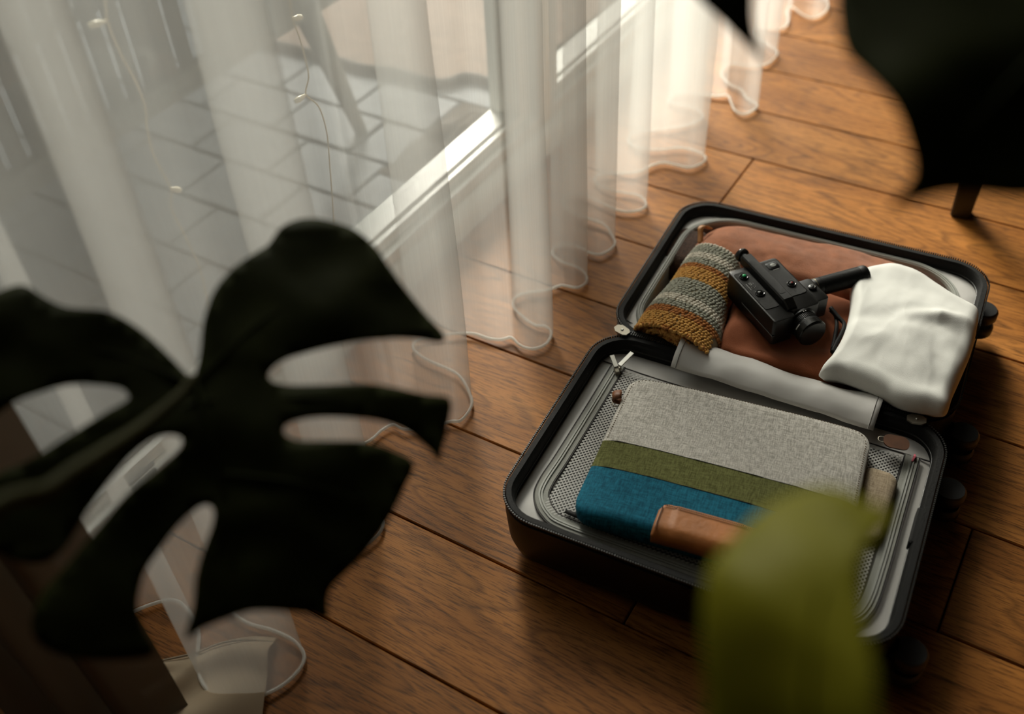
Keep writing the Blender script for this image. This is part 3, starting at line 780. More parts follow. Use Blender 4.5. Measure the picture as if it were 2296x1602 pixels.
# black elastic tag at the front left corner of the pocket, beige cloth under the net
p0 = S(1268, 1147, 0.101); p1 = S(1310, 1165, 0.101)
mb = MB().tube([p0, p0.lerp(p1, 0.5) + Vector((0, 0, 0.001)), p1], [0.003, 0.0042, 0.0034], 8, flat=0.6)
tag(mb.build('elastic_toggle', M_TAPE, None, smooth='all', mw=MS), 'small black toggle beside the blue corner of the laptop sleeve', 'toggle')
PCM = MS @ Matrix.Translation((0.437, -0.165, 0.0972))
mb = MB(); mb.rings([rr(-0.024, 0.024, -0.060, 0.060, 0.016, z, i) for z, i in ((0.0, 0.003), (0.006, 0), (0.011, 0.003), (0.0125, 0.010))], True, True, True)
tag(mb.build('cloth_pouch', woven('beige_weave', (0.26, 0.20, 0.13), (0.46, 0.37, 0.26)), None, smooth='all', mw=PCM), 'beige cloth pouch lying beside the right edge of the laptop sleeve', 'pouch')

# ------------------------------------------------------------------ soft things in the lid
def blob(name, outline, zside, ztop, hfun, mat, label, cat, rings_=22, edge=0.25, close=8, parent=None, inward=1.0):
    """soft folded cloth: closed outline in suitcase coordinates, rounded shoulder, wrinkled top"""
    o2 = catmull(outline, close, True); cx = sum(p.x for p in o2) / len(o2); cy = sum(p.y for p in o2) / len(o2); R = []
    for k in range(rings_ + 1):
        f = k / rings_; sc_ = 1 - 0.985 * f; ring = []
        for p in o2:
            q = Vector((cx + (p.x - cx) * sc_, cy + (p.y - cy) * sc_, 0))
            g = min(1, f / edge); sh = math.sqrt(max(0, 1 - (1 - g) ** 2))
            q.z = zside + (ztop - zside) * sh + hfun(q.x, q.y, f) * sh; ring.append(q)
        R.append(ring)
    base = [Vector((p.x, p.y, zside - 0.012)) for p in o2]
    base = [Vector((cx + (p.x - cx) * 0.93, cy + (p.y - cy) * 0.93, p.z)) for p in base]
    mb = MB().rings([base] + R, True, True, True)
    o = mb.build(name, mat, None, smooth='all', mw=MS)
    tag(o, label, cat); return o
M_FLEECE = plain('brown_fleece', (0.37, 0.140, 0.068), 0.95, bump=0.55, bscale=750, var=0.16, vscale=60, sheen=0.35, spec=0.1)
M_JERSEY = plain('brown_jersey', (0.255, 0.075, 0.028), 0.85, bump=0.25, bscale=700, var=0.06, vscale=10, sheen=0.12, spec=0.15)
M_WHITE = plain('white_cotton', (0.80, 0.80, 0.755), 0.75, bump=0.12, bscale=800, var=0.02, spec=0.2)
V3 = lambda L_: [Vector((a, b, 0)) for a, b in L_]
blob('fleece_blanket', V3([(0.046, 0.232), (0.046, 0.30), (0.066, 0.335), (0.12, 0.347), (0.22, 0.351), (0.32, 0.352), (0.39, 0.345), (0.435, 0.322), (0.458, 0.28), (0.452, 0.232), (0.40, 0.212), (0.25, 0.210), (0.12, 0.218)]), 0.072, 0.112,
     lambda u, v, f: 0.014 * math.exp(-((v - 0.27) / 0.06) ** 2) + 0.004 * fbm(u * 16, v * 16, 1), M_FLEECE, 'fuzzy brown fleece blanket folded along the back of the suitcase lid', 'blanket', edge=0.35)
blob('brown_shirt', V3([(0.158, 0.026), (0.180, 0.016), (0.22, 0.014), (0.30, 0.014), (0.36, 0.020), (0.385, 0.07), (0.375, 0.15), (0.345, 0.222), (0.27, 0.234), (0.18, 0.228), (0.150, 0.17), (0.154, 0.10)]), 0.062, 0.116,
     lambda u, v, f: 0.004 * math.sin(u * 38 - v * 70) * min(1, max(0, 0.16 - v) * 14) + 0.004 * fbm(u * 14, v * 14, 6), M_JERSEY, 'smooth rust brown folded shirt under the film camera', 'shirt', edge=0.22)
wpx = [(1838, 835), (1862, 800), (1884, 765), (1898, 730), (1907, 690), (1908, 645), (1916, 618), (1945, 598), (1990, 591), (2030, 597), (2065, 612), (2130, 655), (2170, 676), (2195, 693), (2193, 730), (2180, 785), (2160, 835), (2138, 885), (2122, 924), (2085, 921), (2040, 913), (2010, 902), (1980, 884), (1930, 862), (1885, 846)]
def whf(u, v, f):
    w1_ = math.sin((u * 0.9 + v * 0.35) * 95 + 3.5 * fbm(u * 9, v * 9, 3))
    w2_ = math.sin((u * 0.3 + v * 1.0) * 60 + 4 * fbm(u * 7, v * 7, 8))
    m_ = 0.5 + 0.5 * fbm(u * 8, v * 8, 12)
    ridge = 0.010 * math.exp(-(((v - 0.16) - (u - 0.42) * 0.35) / 0.014) ** 2) * max(0, 1 - abs(u - 0.45) / 0.06)
    return 0.0018 * w1_ * m_ + 0.0026 * w2_ * (1 - 0.6 * m_) + 0.0016 * (1 - abs(fbm(u * 22, v * 13, 21))) + ridge + 0.016 * math.exp(-((u - 0.41) / 0.07) ** 2 - ((v - 0.13) / 0.10) ** 2)
blob('white_shirt', [S(a, b, 0.135) for a, b in wpx], 0.127, 0.146, whf, M_WHITE, 'crumpled white cotton shirt spilling over the suitcase lid rim', 'shirt', rings_=44, edge=0.20, close=6)

# tan strap of a woven bag in the back corner of the lid
bag = thing('woven_pouch', 'dark woven pouch with a tan leather strap in the lid corner', 'pouch', MS)
p = S(1598, 512, 0.105)
mb = MB(); mb.rings([[Vector((p.x - 0.028 + (q.x) , p.y - 0.055 + q.y, q.z)) for q in rr(-0.026, 0.030, -0.050, 0.050, 0.020, z, i)] for z, i in ((0.055, 0.004), (0.09, 0.0), (0.100, 0.004), (0.103, 0.014))], True, True, True)
mb.build('pouch_body', plain('dark_brown_weave', (0.055, 0.026, 0.015), 0.9, bump=0.6, bscale=300, kind='v', var=0.4, vscale=150), bag, smooth='all')
q = [S(1570, 545, 0.110), S(1571, 528, 0.117), S(1571, 512, 0.124), S(1580, 506, 0.124), S(1592, 512, 0.116)]
R = []
for a in catmull(q, 5): R.append([a + Vector((-0.0045, -0.001, 0)), a + Vector((0.0045, 0.001, 0))])
o = MB().rings(R, False).build('leather_strap', plain('light_tan_leather', (0.50, 0.22, 0.07), 0.5, var=0.15), bag, smooth='all')
md = o.modifiers.new('thickness', 'SOLIDIFY'); md.thickness = 0.0022

# ------------------------------------------------------------------ rolled knitted blanket
Y_G = plain('sage_yarn', (0.46, 0.46, 0.38), 0.95, bump=0.6, bscale=900, var=0.25, vscale=160, spec=0.1)
Y_W = plain('cream_yarn', (0.82, 0.77, 0.66), 0.95, bump=0.6, bscale=900, var=0.12, vscale=160, spec=0.1)
Y_O = plain('ochre_yarn', (0.72, 0.40, 0.12), 0.95, bump=0.6, bscale=900, var=0.18, vscale=160, spec=0.1)
Y_R = plain('rust_yarn', (0.52, 0.22, 0.075), 0.95, bump=0.6, bscale=900, var=0.2, vscale=160, spec=0.1)
YARN = [Y_G, Y_W, Y_O, Y_R]
kn = thing('knitted_blanket', 'rolled knitted blanket with sage, cream, rust and ochre stripes in the lid', 'blanket', MS)
def kn_pt(t, ph, off=0.0):
    """t 0 near end .. 1 far end, ph angle round the roll"""
    c_ = Vector((0.107 - 0.006 * t, 0.014 + 0.214 * t, 0)); wd = 0.066 - 0.024 * t; ht = 0.045 - 0.005 * t
    wd += 0.002 * math.sin(t * 9); e = 0.85
    cs, sn = math.cos(ph), math.sin(ph)
    return Vector((c_.x + (wd + off) * math.copysign(abs(cs) ** e, cs), c_.y - 0.012 * cs * (1 - 0.4 * t), 0.101 + (ht + off) * math.copysign(abs(sn) ** e, sn)))
def yarn_at(t):
    for lim, y_ in ((0.10, 2), (0.165, 3), (0.250, 0), (0.325, 1), (0.53, 0), (0.665, 2), (0.715, 3), (0.80, 0), (0.875, 1), (0.985, 0), (2, 1)):
        if t < lim: return y_
body = MB(); R = []
for i in range(25):
    t = i / 24; R.append([kn_pt(t, 2 * PI * k / 32, -0.0012) for k in range(32)])
body.rings(R, True, True, True).build('roll_core', plain('dark_yarn_core', (0.40, 0.34, 0.22), 0.95), kn, smooth='all')
ico = bmesh.new(); bmesh.ops.create_icosphere(ico, subdivisions=1, radius=1.0)
IV = [v.co.copy() for v in ico.verts]; IF = [[v.index for v in f.verts] for f in ico.faces]; ico.free()
bands = {}
def stitch(p, a, b, nrm, sa, sb, sn, y_, part):
    mb = bands.setdefault(part, MB())
    mb.add([p + a * (v.x * sa) + b * (v.y * sb) + nrm * (v.z * sn) for v in IV], IF, y_)
NR = 40
for r_ in range(-2, NR):
    t = (r_ + 0.5) / NR
    tab = [(-0.55 + (PI + 1.1) * i / 160) for i in range(161)]; cum = [0.0]
    for pa_, pb_ in zip(tab, tab[1:]): cum.append(cum[-1] + (kn_pt(t, pb_) - kn_pt(t, pa_)).length)
    m_ = int(cum[-1] / 0.0058)
    for k in range(m_):
        want = cum[-1] * (k + (0.5 if r_ % 2 else 0)) / m_
        i_ = max(i for i in range(161) if cum[i] <= want + 1e-9); ph = tab[i_] + (tab[1] - tab[0]) * (want - cum[i_]) / max(1e-9, (cum[min(160, i_ + 1)] - cum[i_]) or 1e-9)
        jt = t + random.uniform(-0.002, 0.002); ph += random.uniform(-0.02, 0.02)
        p = kn_pt(jt, ph); pa = kn_pt(jt + 0.01, ph); pb = kn_pt(jt, ph + 0.02)
        a = (pa - p).normalized(); b = (pb - p).normalized(); nrm = a.cross(b)
        if nrm.dot(p - Vector((0.101, p.y, 0.10))) < 0: nrm = -nrm
        if r_ < 6 and p.x > 0.116 and p.y < 0.030 and p.z < 0.128: continue
        tw = 0.3 if (k + r_) % 2 else -0.3
        a2 = (a + b * tw).normalized(); b2 = nrm.cross(a2)
        ts = t
        stitch(p, a2, b2, nrm, 0.0030, 0.0037, 0.0021, yarn_at(ts), 'stitches')
# near end: spiral of ochre loops
for k in range(1700):
    s = k / 1700; ang = 0.3 + s * 19.0 * PI; rr_ = 1.02 - 0.90 * s
    p = kn_pt(0.0, ang); c_ = Vector((0.107, p.y, 0.101)); q = c_ + (p - c_) * rr_
    lay = 0.5 + 0.5 * math.cos(rr_ * 19.0)
    q.y += -0.004 - 0.010 * lay * (0.4 + rr_ * 0.6) + 0.004 * (1 - rr_)
    if q.x > 0.116 and q.z < 0.130: continue
    d = Vector((random.uniform(-1, 1), random.uniform(-0.3, 0.3), random.uniform(-1, 1))).normalized()
    nn = Vector((0, -1, 0)); b = nn.cross(d).normalized()
    stitch(q + Vector((random.uniform(-1, 1), random.uniform(-1, 1), random.uniform(-1, 1))) * 0.0015, d, b, nn, 0.0026, 0.0038, 0.0028, 2 if random.random() < 0.85 else 3, 'loops')
for k_, mb in bands.items(): stuff(mb.build('knit_' + k_, YARN, kn, smooth='all'))

# ------------------------------------------------------------------ film camera
M_CB = plain('black_camera_plastic', (0.0065, 0.0064, 0.0055), 0.34, bump=0.08, bscale=900, spec=0.4)
M_CL = plain('black_leatherette', (0.010, 0.010, 0.0085), 0.5, spec=0.4, bump=0.5, bscale=1600, kind='v')
M_CR_ = plain('black_rubber_ring', (0.005, 0.005, 0.0045), 0.5, spec=0.3)
M_GLO = plain('glossy_black', (0.012, 0.012, 0.012), 0.12)
M_PRINT = plain('white_print', (0.55, 0.55, 0.52), 0.6)
ANG = math.atan2(-0.66, 0.752)
ZT = 0.0455
CMX = MS @ Matrix.Translation((0.143, 0.140, 0.1195)) @ Matrix.Rotation(ANG, 4, 'Z')
camc = thing('film_camera', 'black handheld film camera with pistol grip lying on the brown shirt', 'camera', CMX)
def rbox(a0, a1, b0, b1, z0, z1, r, name, mat, parent=None, bev=0.002):
    mb = MB(); mb.rings([rr(a0, a1, b0, b1, r, z, i, 5) for z, i in ((z0, bev), (z0 + bev, 0), (z1 - bev, 0), (z1 - bev * 0.3, bev * 0.3), (z1, bev))], True, True, True)
    return mb.build(name, mat, parent or camc, smooth=35)
rbox(0.0, 0.130, 0.0, 0.036, 0.0, ZT, 0.005, 'film_door', M_CB)
rbox(0.0, 0.121, 0.034, 0.084, 0.0, ZT + 0.001, 0.007, 'body', M_CB)
rbox(0.045, 0.131, -0.0012, 0.004, 0.018, 0.0195, 0.001, 'door_seam', plain('worn_edge', (0.09, 0.09, 0.08), 0.35), bev=0.0003)
lp_ = rbox(0.010, 0.101, 0.003, 0.027, ZT - 0.001, ZT + 0.0012, 0.004, 'leatherette', M_CL, bev=0.0005)
rp_ = rbox(0.004, 0.092, 0.051, 0.080, ZT, ZT + 0.0022, 0.004, 'leatherette', M_CL, bev=0.0005)
# viewfinder tube: ridge with a sloping nose
vf = MB(); hw_ = 0.0088; bc = 0.0385
def vsec(a, top, w_): return [Vector((a, bc - w_ - 0.001, ZT - 0.002)), Vector((a, bc - w_, ZT + top - 0.002)), Vector((a, bc - w_ + 0.002, ZT + top)), Vector((a, bc + w_ - 0.002, ZT + top)), Vector((a, bc + w_, ZT + top - 0.002)), Vector((a, bc + w_ + 0.001, ZT - 0.002))]
vf.rings([vsec(-0.012, 0.012, hw_), vsec(0.102, 0.012, hw_), vsec(0.116, 0.004, hw_ - 0.001)], True, True, True).build('viewfinder', M_CB, camc)
rbox(0.002, 0.090, bc - 0.006, bc + 0.006, ZT + 0.0118, ZT + 0.0124, 0.001, 'viewfinder_plate', M_CL, bev=0.0002)
EM = Matrix.Translation((-0.011, bc, ZT + 0.003)) @ Matrix.Rotation(-PI / 2, 4, 'Y')
MB().lathe([(0.0075, 0), (0.0075, 0.006), (0.0105, 0.008), (0.0115, 0.012), (0.0110, 0.0155), (0.0085, 0.0165), (0.006, 0.010)], EM, 24).build('eyecup', M_GLO, camc, smooth=50)
def button(a, b, z, r, cap, name):
    M = Matrix.Translation((a, b, z))
    o = MB().lathe([(r, 0), (r, 0.0014), (r * 0.86, 0.0020), (r * 0.72, 0.0016), (r * 0.70, 0.0004)], M, 24).build(name, M_GLO, camc, smooth=50)
    MB().lathe([(r * 0.62, 0.0002), (r * 0.60, 0.0018), (r * 0.42, 0.0032), (r * 0.12, 0.0037)], M, 20).build('button_cap', cap, o, smooth='all'); return o
button(0.023, 0.0135, ZT + 0.0012, 0.0070, M_GLO, 'battery_check')
M_GRN = plain('green_lamp', (0.01, 0.42, 0.13), 0.25); M_RED = plain('red_dot', (0.40, 0.015, 0.015), 0.3)
MB().lathe([(0.0032, 0), (0.0030, 0.0012), (0.0014, 0.0020)], Matrix.Translation((0.0235, 0.0135, ZT + 0.0044)), 16).build('green_button', M_GRN, camc, smooth='all')
button(0.066, 0.0150, ZT + 0.0012, 0.0074, M_GLO, 'release_knob')
button(0.068, 0.0680, ZT + 0.0022, 0.0070, M_CR_, 'run_indicator')
MB().lathe([(0.0016, 0), (0.0014, 0.0010), (0.0006, 0.0014)], Matrix.Translation((0.0683, 0.0680, ZT + 0.0054)), 12).build('red_dot', M_RED, camc, smooth='all')
# film counter window
fc = rbox(0.010, 0.026, 0.0575, 0.0765, ZT + 0.002, ZT + 0.0032, 0.0015, 'film_counter', M_GLO, bev=0.0004)
rbox(0.0140, 0.0215, 0.063, 0.0725, ZT + 0.0030, ZT + 0.0036, 0.003, 'counter_disc', plain('pale_counter', (0.32, 0.33, 0.30), 0.4), fc, bev=0.0003)
pr_ = MB()
for (a, b, la, lb) in ((0.0385, 0.0075, 0.0150, 0.0005), (0.0385, 0.0120, 0.0045, 0.0004), (0.0385, 0.0150, 0.0045, 0.0004), (0.0385, 0.0120, 0.0004, 0.0030), (0.0430, 0.0120, 0.0004, 0.0034), (0.0405, 0.0180, 0.0010, 0.0008), (0.0480, 0.0175, 0.0010, 0.0008), (0.0275, 0.0620, 0.0005, 0.0100), (0.0125, 0.0595, 0.0008, 0.0016), (0.0185, 0.0645, 0.0016, 0.0008), (0.0185, 0.0680, 0.0016, 0.0008)):
    zt_ = ZT + (0.0013 if b < 0.03 else 0.0037 if a < 0.027 else 0.0023)
    pr_.box(a, a + la, b, b + lb, zt_, zt_ + 0.0002)
pr_.tube([(0.0500 + 0.0020 * math.cos(t * PI / 6), 0.0130 + 0.0020 * math.sin(t * PI / 6), ZT + 0.0014) for t in range(12)], 0.0003, 4, closed=True)
stuff(pr_.build('printed_marks', M_PRINT, camc))
# lens
LM = Matrix.Translation((0.118, 0.0535, 0.0225)) @ Matrix.Rotation(PI / 2, 4, 'Y')
MB().lathe([(0.0235, 0), (0.0235, 0.006), (0.0215, 0.008)], LM, 36).build('lens_mount', M_CB, camc, smooth=40)
ln = MB().lathe([(0.0205, 0.006), (0.0205, 0.018), (0.0215, 0.019), (0.0215, 0.023), (0.0200, 0.0235)], LM, 40).build('lens_barrel', M_CR_, camc, smooth=40)
rbm = MB()
for k in range(56):
    M = LM @ Matrix.Rotation(2 * PI * k / 56, 4, 'Z'); rbm.box(0.0203, 0.0214, -0.0006, 0.0006, 0.0088, 0.0170, M=M)
stuff(rbm.build('grip_ribs', M_CB, ln))
MB().lathe([(0.0212, 0.0232), (0.0225, 0.0240), (0.0225, 0.0330), (0.0212, 0.0342)], LM, 40).build('lens_hood', plain('satin_black_metal', (0.020, 0.020, 0.018), 0.25, metal=0.5), camc, smooth=40)
MB().lathe([(0.0206, 0.0335), (0.0200, 0.0360), (0.0120, 0.0366), (0.003, 0.0367)], LM, 40).build('lens_cap', M_CB, camc, smooth=30)
mk = MB()
for k, (z0, z1, da) in enumerate(((0.0070, 0.0084, 0.10), (0.0070, 0.0084, -0.05), (0.0186, 0.0200, 0.35), (0.0204, 0.0222, 0.9), (0.0204, 0.0222, 0.98), (0.0204, 0.0222, 1.06), (0.0204, 0.0222, 1.14), (0.0204, 0.0222, 1.22), (0.0204, 0.0222, 1.30))):
    M = LM @ Matrix.Rotation(PI + da, 4, 'Z'); rad = 0.0236 if z0 < 0.0075 and False else (0.0232 if z0 < 0.008 else 0.02155)
    mk.box(rad, rad + 0.0002, -0.0007, 0.0007, z0, z1, M=M)
stuff(mk.build('lens_marks', M_PRINT, ln))
# grip block, knob and ribbed grip
gb = rbox(0.060, 0.112, 0.082, 0.107, 0.006, ZT - 0.004, 0.006, 'grip_block', M_CB)
gk = MB().lathe([(0.0062, 0), (0.0062, 0.003), (0.0052, 0.0036)], Matrix.Translation((0.083, 0.096, ZT - 0.004)), 20).build('lock_knob', M_GLO, gb, smooth=40)
for s_ in (0, 1):
    MB().tube([(0.083 + 0.0032 * math.cos(s_ * PI + t * 0.24), 0.096 + 0.0032 * math.sin(s_ * PI + t * 0.24), ZT - 0.0002) for t in range(8)], 0.0005, 4).build('knob_arc', M_PRINT, gk)
GM = Matrix.Translation((0.0660, 0.1010, 0.0235)) @ Matrix.Rotation(math.radians(-3), 4, 'Z') @ Matrix.Rotation(-PI / 2, 4, 'X')
gr = MB().lathe([(0.0115, 0), (0.0120, 0.008), (0.0145, 0.012), (0.0145, 0.020), (0.0140, 0.022), (0.0140, 0.092), (0.0150, 0.094), (0.0150, 0.100), (0.0140, 0.102), (0.0060, 0.103)], GM, 28).build('grip', M_CR_, camc, smooth=40)
rg = MB()
for k in range(34):
    z = 0.0235 + k * 0.002
    rg.tube([GM @ Vector((0.0142 * math.cos(2 * PI * t / 24), 0.0142 * math.sin(2 * PI * t / 24), z)) for t in range(24)], 0.0006, 4, closed=True)
stuff(rg.build('grip_rings', M_CR_, gr, smooth='all'))
MB().tube([GM @ Vector((0.0143 * math.cos(2 * PI * t / 24), 0.0143 * math.sin(2 * PI * t / 24), 0.013)) for t in range(24)], 0.0008, 5, closed=True).build('brass_ring', plain('worn_brass', (0.22, 0.19, 0.12), 0.35, metal=0.8), gr, smooth='all')
CMI = CMX.inverted()
sp_ = [CMI @ at_z(px, py, z) for px, py, z in ((1862, 690, 0.135), (1880, 712, 0.131), (1893, 728, 0.129), (1886, 750, 0.127), (1874, 772, 0.126), (1866, 790, 0.128))]
MB().tube(catmull(sp_, 6), 0.0032, 8).build('wrist_strap', M_TAPE, camc, smooth='all')
sp_ = [CMI @ at_z(px, py, z) for px, py, z in ((1862, 695, 0.131), (1873, 708, 0.126), (1876, 728, 0.125), (1872, 755, 0.124), (1866, 785, 0.125))]
MB().tube(catmull(sp_, 6), 0.0030, 8).build('wrist_strap', M_TAPE, camc, smooth='all')

# ------------------------------------------------------------------ dark armchair behind the plant
M_CHW = plain('black_stained_wood', (0.010, 0.008, 0.007), 0.4)
M_CHF = plain('charcoal_upholstery', (0.014, 0.014, 0.012), 0.95, bump=0.3, bscale=300)
CHM = Matrix.Translation((-0.150, 1.735, 0)) @ Matrix.Rotation(math.radians(6), 4, 'Z')
ch = thing('armchair', 'dark armchair on black tapered legs standing beyond the suitcase lid', 'armchair', CHM)
for (x, y_) in ((0.022, 0.022), (0.72, 0.022), (0.022, 0.70), (0.72, 0.70)):
    mb = MB(); mb.rings([[Vector((x + a * w_, y_ + b * w_, z)) for a, b in ((-1, -0.8), (-0.8, -1), (0.8, -1), (1, -0.8), (1, 0.8), (0.8, 1), (-0.8, 1), (-1, 0.8))] for z, w_ in ((0.0, 0.016), (0.004, 0.0175), (0.24, 0.024))], True, True, True)
    mb.build('leg', M_CHW, ch)
def soft(x0, x1, y0, y1, z0, z1, r, name, mat):
    mb = MB(); mb.rings([rr(x0, x1, y0, y1, r, z, i, 5) for z, i in ((z0, r * 0.6), (z0 + r * 0.3, r * 0.15), (z0 + r, 0), (z1 - r, 0), (z1 - r * 0.3, r * 0.15), (z1, r * 0.6))], True, True, True)
    return mb.build(name, mat, ch, smooth='all')
soft(0.0, 0.745, 0.0, 0.725, 0.24, 0.34, 0.03, 'seat_base', M_CHF)
soft(0.09, 0.655, -0.01, 0.60, 0.342, 0.46, 0.04, 'seat_cushion', M_CHF)
soft(0.0, 0.09, 0.0, 0.725, 0.342, 0.62, 0.03, 'armrest', M_CHF)
soft(0.655, 0.745, 0.0, 0.725, 0.342, 0.62, 0.03, 'armrest', M_CHF)
soft(0.09, 0.655, 0.60, 0.725, 0.342, 0.86, 0.04, 'backrest', M_CHF)

# ------------------------------------------------------------------ monstera plants in the foreground
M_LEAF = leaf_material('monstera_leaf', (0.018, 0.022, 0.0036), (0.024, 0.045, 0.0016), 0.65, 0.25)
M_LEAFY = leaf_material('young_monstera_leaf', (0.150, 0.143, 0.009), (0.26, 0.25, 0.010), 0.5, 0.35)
M_STEM = plain('olive_petiole', (0.024, 0.024, 0.005), 0.7, spec=0.1)
M_POT = plain('dark_terracotta', (0.06, 0.035, 0.022), 0.85)
M_SOIL = plain('potting_soil', (0.015, 0.010, 0.007), 1.0, bump=1.0, bscale=80)
def blade(outline, cpx, depth, normal, name, mat, parent, droop=0.6, wav=0.006, step=0.012, rib=None, bend=None):
    """leaf blade: real outline on a tilted plane through a point at its own distance, curved and with thickness"""
    c0 = at_d(*cpx, depth); nrm = Vector(normal).normalized(); o_ = Vector((0, 0, CAM_H))
    def hit(px, py):
        d = ray(px, py); t = (c0 - o_).dot(nrm) / d.dot(nrm); return o_ + d * t
    ax = nrm.orthogonal().normalized(); ay = nrm.cross(ax)
    P3 = [hit(*p) for p in outline]
    P2 = [Vector(((p - c0).dot(ax), (p - c0).dot(ay))) for p in P3]
    C2 = [Vector((q.x, q.y, 0)) for q in P2]; C2 = catmull(C2, 3, True); pts = [Vector((q.x, q.y)) for q in C2]
    m_ = len(pts); edges = [(i, (i + 1) % m_) for i in range(m_)]
    xs = [p.x for p in pts]; ys = [p.y for p in pts]
    def inside(x, y):
        r = False; j = m_ - 1
        for i in range(m_):
            if (ys[i] > y) != (ys[j] > y) and x < (xs[j] - xs[i]) * (y - ys[i]) / (ys[j] - ys[i]) + xs[i]: r = not r
            j = i
        return r
    x = min(xs)
    grid = []
    while x < max(xs):
        y = min(ys)
        while y < max(ys):
            if inside(x, y): grid.append(Vector((x, y)))
            y += step
        x += step
    vs_, _, fs_, *_r = delaunay_2d_cdt(pts + grid, edges, [], 1, 1e-6)
    def z_of(q):
        z = -droop * (q.x * q.x + q.y * q.y) + wav * fbm(q.x * 14, q.y * 14, 5)
        if bend:
            h = hit(*bend[0]) - c0; e = Vector((h.dot(ax), h.dot(ay))).normalized(); t_ = max(0, q.dot(e) - bend[1])
            z -= bend[2] * t_ * t_ / (1 + bend[2] * t_)
        return z
    def world(q, e=0.0): return c0 + ax * q.x + ay * q.y + nrm * (z_of(q) + e)
    th = 0.0004
    V_ = [world(q, th) for q in vs_] + [world(q, -th) for q in vs_]; k = len(vs_)
    F_ = [tuple(f) for f in fs_] + [tuple(i + k for i in reversed(f)) for f in fs_]
    from collections import Counter
    cnt = Counter(); 
    for f in fs_:
        for i in range(len(f)): cnt[frozenset((f[i], f[(i + 1) % len(f)]))] += 1
    for e_, c_ in cnt.items():
        if c_ == 1: a, b = tuple(e_); F_.append((a, b, b + k, a + k))
    mb = MB(); mb.add(V_, F_); o = mb.build(name, mat, parent, smooth='all')
    if rib:
        for pr_px, r0 in rib:
            pp = []
            for p in pr_px:
                h = hit(*p) - c0; q = Vector((h.dot(ax), h.dot(ay))); pp.append(world(q, 0.0008))
            pp = catmull(pp, 5); nn_ = len(pp)
            MB().tube(pp, [r0 * (1 - 0.75 * i / nn_) for i in range(nn_)], 6).build('vein', mat, o, smooth='all')
    return o
def pot(parent, x, y_, h=0.30, r=0.15):
    MB().lathe([(r * 0.72, 0.0), (r * 0.76, 0.006), (r, h - 0.03), (r * 1.06, h - 0.03), (r * 1.06, h), (r * 0.96, h), (r * 0.94, h - 0.03)], Matrix.Translation((x, y_, 0)), 32).build('pot', M_POT, parent, smooth=40)
    MB().lathe([(r * 0.95, h - 0.04), (r * 0.6, h - 0.028), (r * 0.1, h - 0.026)], Matrix.Translation((x, y_, 0)), 24).build('soil', M_SOIL, parent, smooth='all')

mon = thing('monstera_plant', 'potted monstera with one large dark split leaf before the sheer curtain', 'plant')
BASE = (-0.36, -0.30); pot(mon, *BASE)
LA = [(447, 790), (455, 720), (480, 650), (520, 600), (570, 560), (600, 540), (625, 505), (660, 485), (700, 478), (750, 485), (800, 505), (840, 540), (870, 585), (910, 640), (960, 700), (998, 745), (988, 764), (930, 755), (860, 755), (780, 765), (700, 785), (640, 805), (606, 832), (606, 852), (640, 861), (700, 860), (800, 857), (880, 865), (960, 880), (1014, 888),
      (1008, 950), (995, 1000), (987, 1033), (965, 1005), (925, 970), (880, 950), (820, 938), (750, 933), (690, 937), (648, 950), (636, 965), (645, 980), (675, 989), (740, 988), (820, 990), (880, 1005), (930, 1036), (910, 1090), (870, 1170), (820, 1240), (770, 1290), (738, 1330), (735, 1388), (700, 1378), (650, 1373), (566, 1371), (501, 1391), (451, 1411), (412, 1433),
      (430, 1361), (436, 1301), (451, 1241), (474, 1181), (479, 1148), (466, 1133), (441, 1141), (401, 1176), (361, 1226), (326, 1276), (311, 1326), (308, 1376), (321, 1416), (343, 1468), (250, 1482), (130, 1470), (70, 1420), (85, 1340), (148, 1266), (210, 1191), (280, 1111), (351, 1055), (401, 1010), (409, 988), (391, 979), (351, 985), (300, 1020), (255, 1070), (200, 1135), (165, 1190), (138, 1232),
      (90, 1262), (10, 1250), (-70, 1180), (-50, 1100), (0, 1055), (50, 1035), (150, 975), (225, 932), (283, 900), (286, 885), (258, 868), (150, 862), (50, 890), (0, 917), (-70, 960), (-130, 900), (-130, 770), (-80, 690), (0, 642), (50, 634), (100, 665), (150, 688), (230, 696), (280, 716), (330, 750), (380, 797), (418, 836), (434, 842)]
nA = -ray(520, 950).normalized() * 0.72 + Vector((0.10, -0.10, 0.55))
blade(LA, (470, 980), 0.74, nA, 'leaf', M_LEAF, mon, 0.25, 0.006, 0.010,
      rib=[([(434, 850), (470, 960), (500, 1100), (520, 1250), (500, 1370)], 0.0030), ([(438, 860), (560, 740), (700, 640)], 0.0014), ([(450, 900), (700, 890), (900, 900)], 0.0014), ([(490, 1060), (650, 1080), (820, 1120)], 0.0014), ([(430, 860), (250, 790), (60, 760)], 0.0014), ([(440, 900), (250, 1010), (60, 1120)], 0.0014)])
jA = at_d(434, 846, 0.715)
pet = [jA, at_d(400, 890, 0.705), at_d(320, 955, 0.685), at_d(230, 1015, 0.65), at_d(120, 1090, 0.62), at_d(-120, 1300, 0.60), Vector((-0.42, -0.12, 0.50)), Vector((BASE[0] + 0.02, BASE[1] + 0.02, 0.27))]
MB().tube(catmull(pet, 6), [0.0032 + 0.003 * i / 42 for i in range(43)], 10).build('petiole', M_STEM, mon, smooth='all')

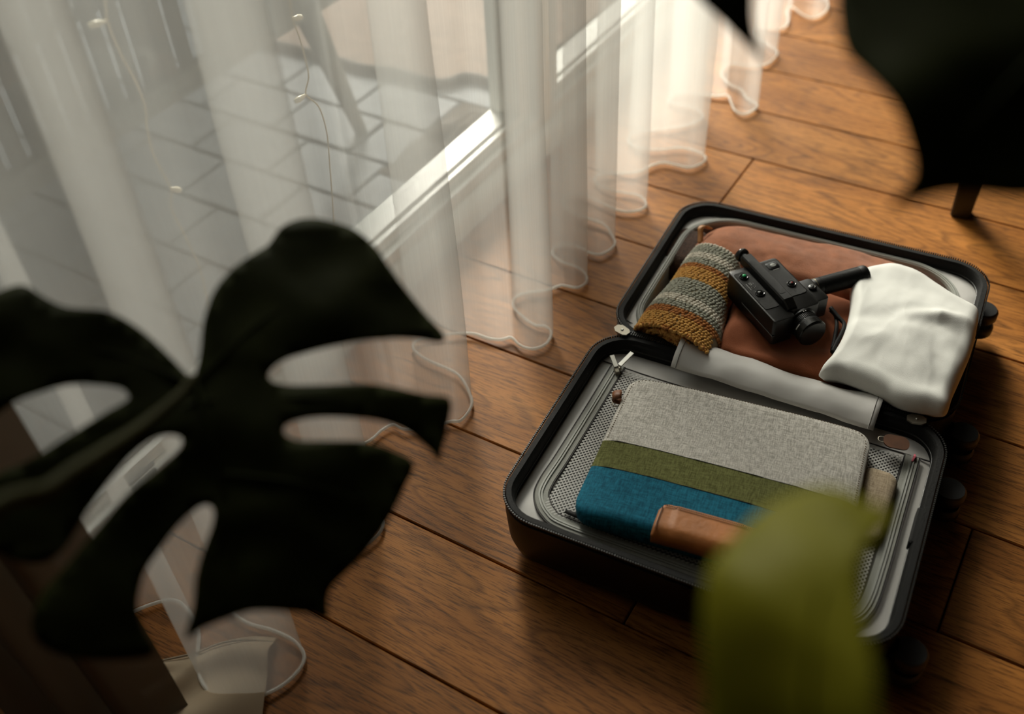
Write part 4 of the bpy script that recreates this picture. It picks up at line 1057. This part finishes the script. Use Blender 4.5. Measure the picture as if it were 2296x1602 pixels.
mo2 = thing('monstera_plant', 'potted monstera with a bright young leaf beside the suitcase and dark leaves above', 'plant')
B2 = (0.62, 0.10); pot(mo2, *B2)
LC = [(1535, 1740), (1535, 1602), (1552, 1480), (1566, 1350), (1590, 1265), (1635, 1200), (1690, 1135), (1755, 1088), (1830, 1062), (1895, 1066), (1935, 1092), (1990, 1100), (1998, 1135), (1968, 1180), (1936, 1240), (1930, 1310), (1945, 1400), (1960, 1490), (1968, 1602), (1950, 1740), (1840, 1840), (1660, 1840)]
nC = Vector((-0.28, 0.10, 0.62)) - ray(1780, 1330).normalized() * 0.45
blade(LC, (1770, 1330), 0.42, nC, 'leaf', M_LEAFY, mo2, 3.0, 0.006, 0.007, bend=((1560, 1560), 0.005, 30.0), rib=[([(1760, 1780), (1790, 1560), (1830, 1350), (1900, 1130)], 0.0020)])
LD = [(1870, -160), (1876, -60), (1880, 30), (1898, 110), (1945, 165), (2000, 235), (2032, 310), (2048, 385), (2020, 430), (1995, 468), (2060, 446), (2130, 428), (2210, 432), (2300, 440), (2420, 420), (2520, 280), (2520, 60), (2450, -160)]
nD = Vector((0.05, -0.25, 0.60)) - ray(2150, 200).normalized() * 0.6
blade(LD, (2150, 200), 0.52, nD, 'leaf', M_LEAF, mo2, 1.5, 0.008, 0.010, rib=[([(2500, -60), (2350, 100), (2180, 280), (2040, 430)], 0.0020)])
LE = [(1440, -220), (1490, -90), (1530, -40), (1572, 6), (1622, 47), (1668, 92), (1722, 146), (1700, 92), (1688, 40), (1690, -30), (1715, -120), (1780, -260), (1600, -330)]
nE = Vector((0.0, -0.2, 0.6)) - ray(1640, 0).normalized() * 0.7
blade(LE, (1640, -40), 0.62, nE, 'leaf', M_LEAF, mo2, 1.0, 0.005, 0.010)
for tip, mids in ((at_d(1760, 1790, 0.405), [Vector((0.22, 0.22, 0.62)), Vector((0.46, 0.12, 0.45))]), (at_d(2480, -60, 0.53), [Vector((0.52, 0.42, 1.02)), Vector((0.62, 0.26, 0.7))]), (at_d(1650, -260, 0.62), [Vector((0.18, 0.62, 1.26)), Vector((0.55, 0.45, 1.05)), Vector((0.64, 0.24, 0.7))])):
    P_ = catmull([tip] + mids + [Vector((B2[0], B2[1], 0.27))], 8)
    MB().tube(P_, [0.0035 + 0.003 * i / len(P_) for i in range(len(P_))], 10).build('petiole', M_STEM, mo2, smooth='all')
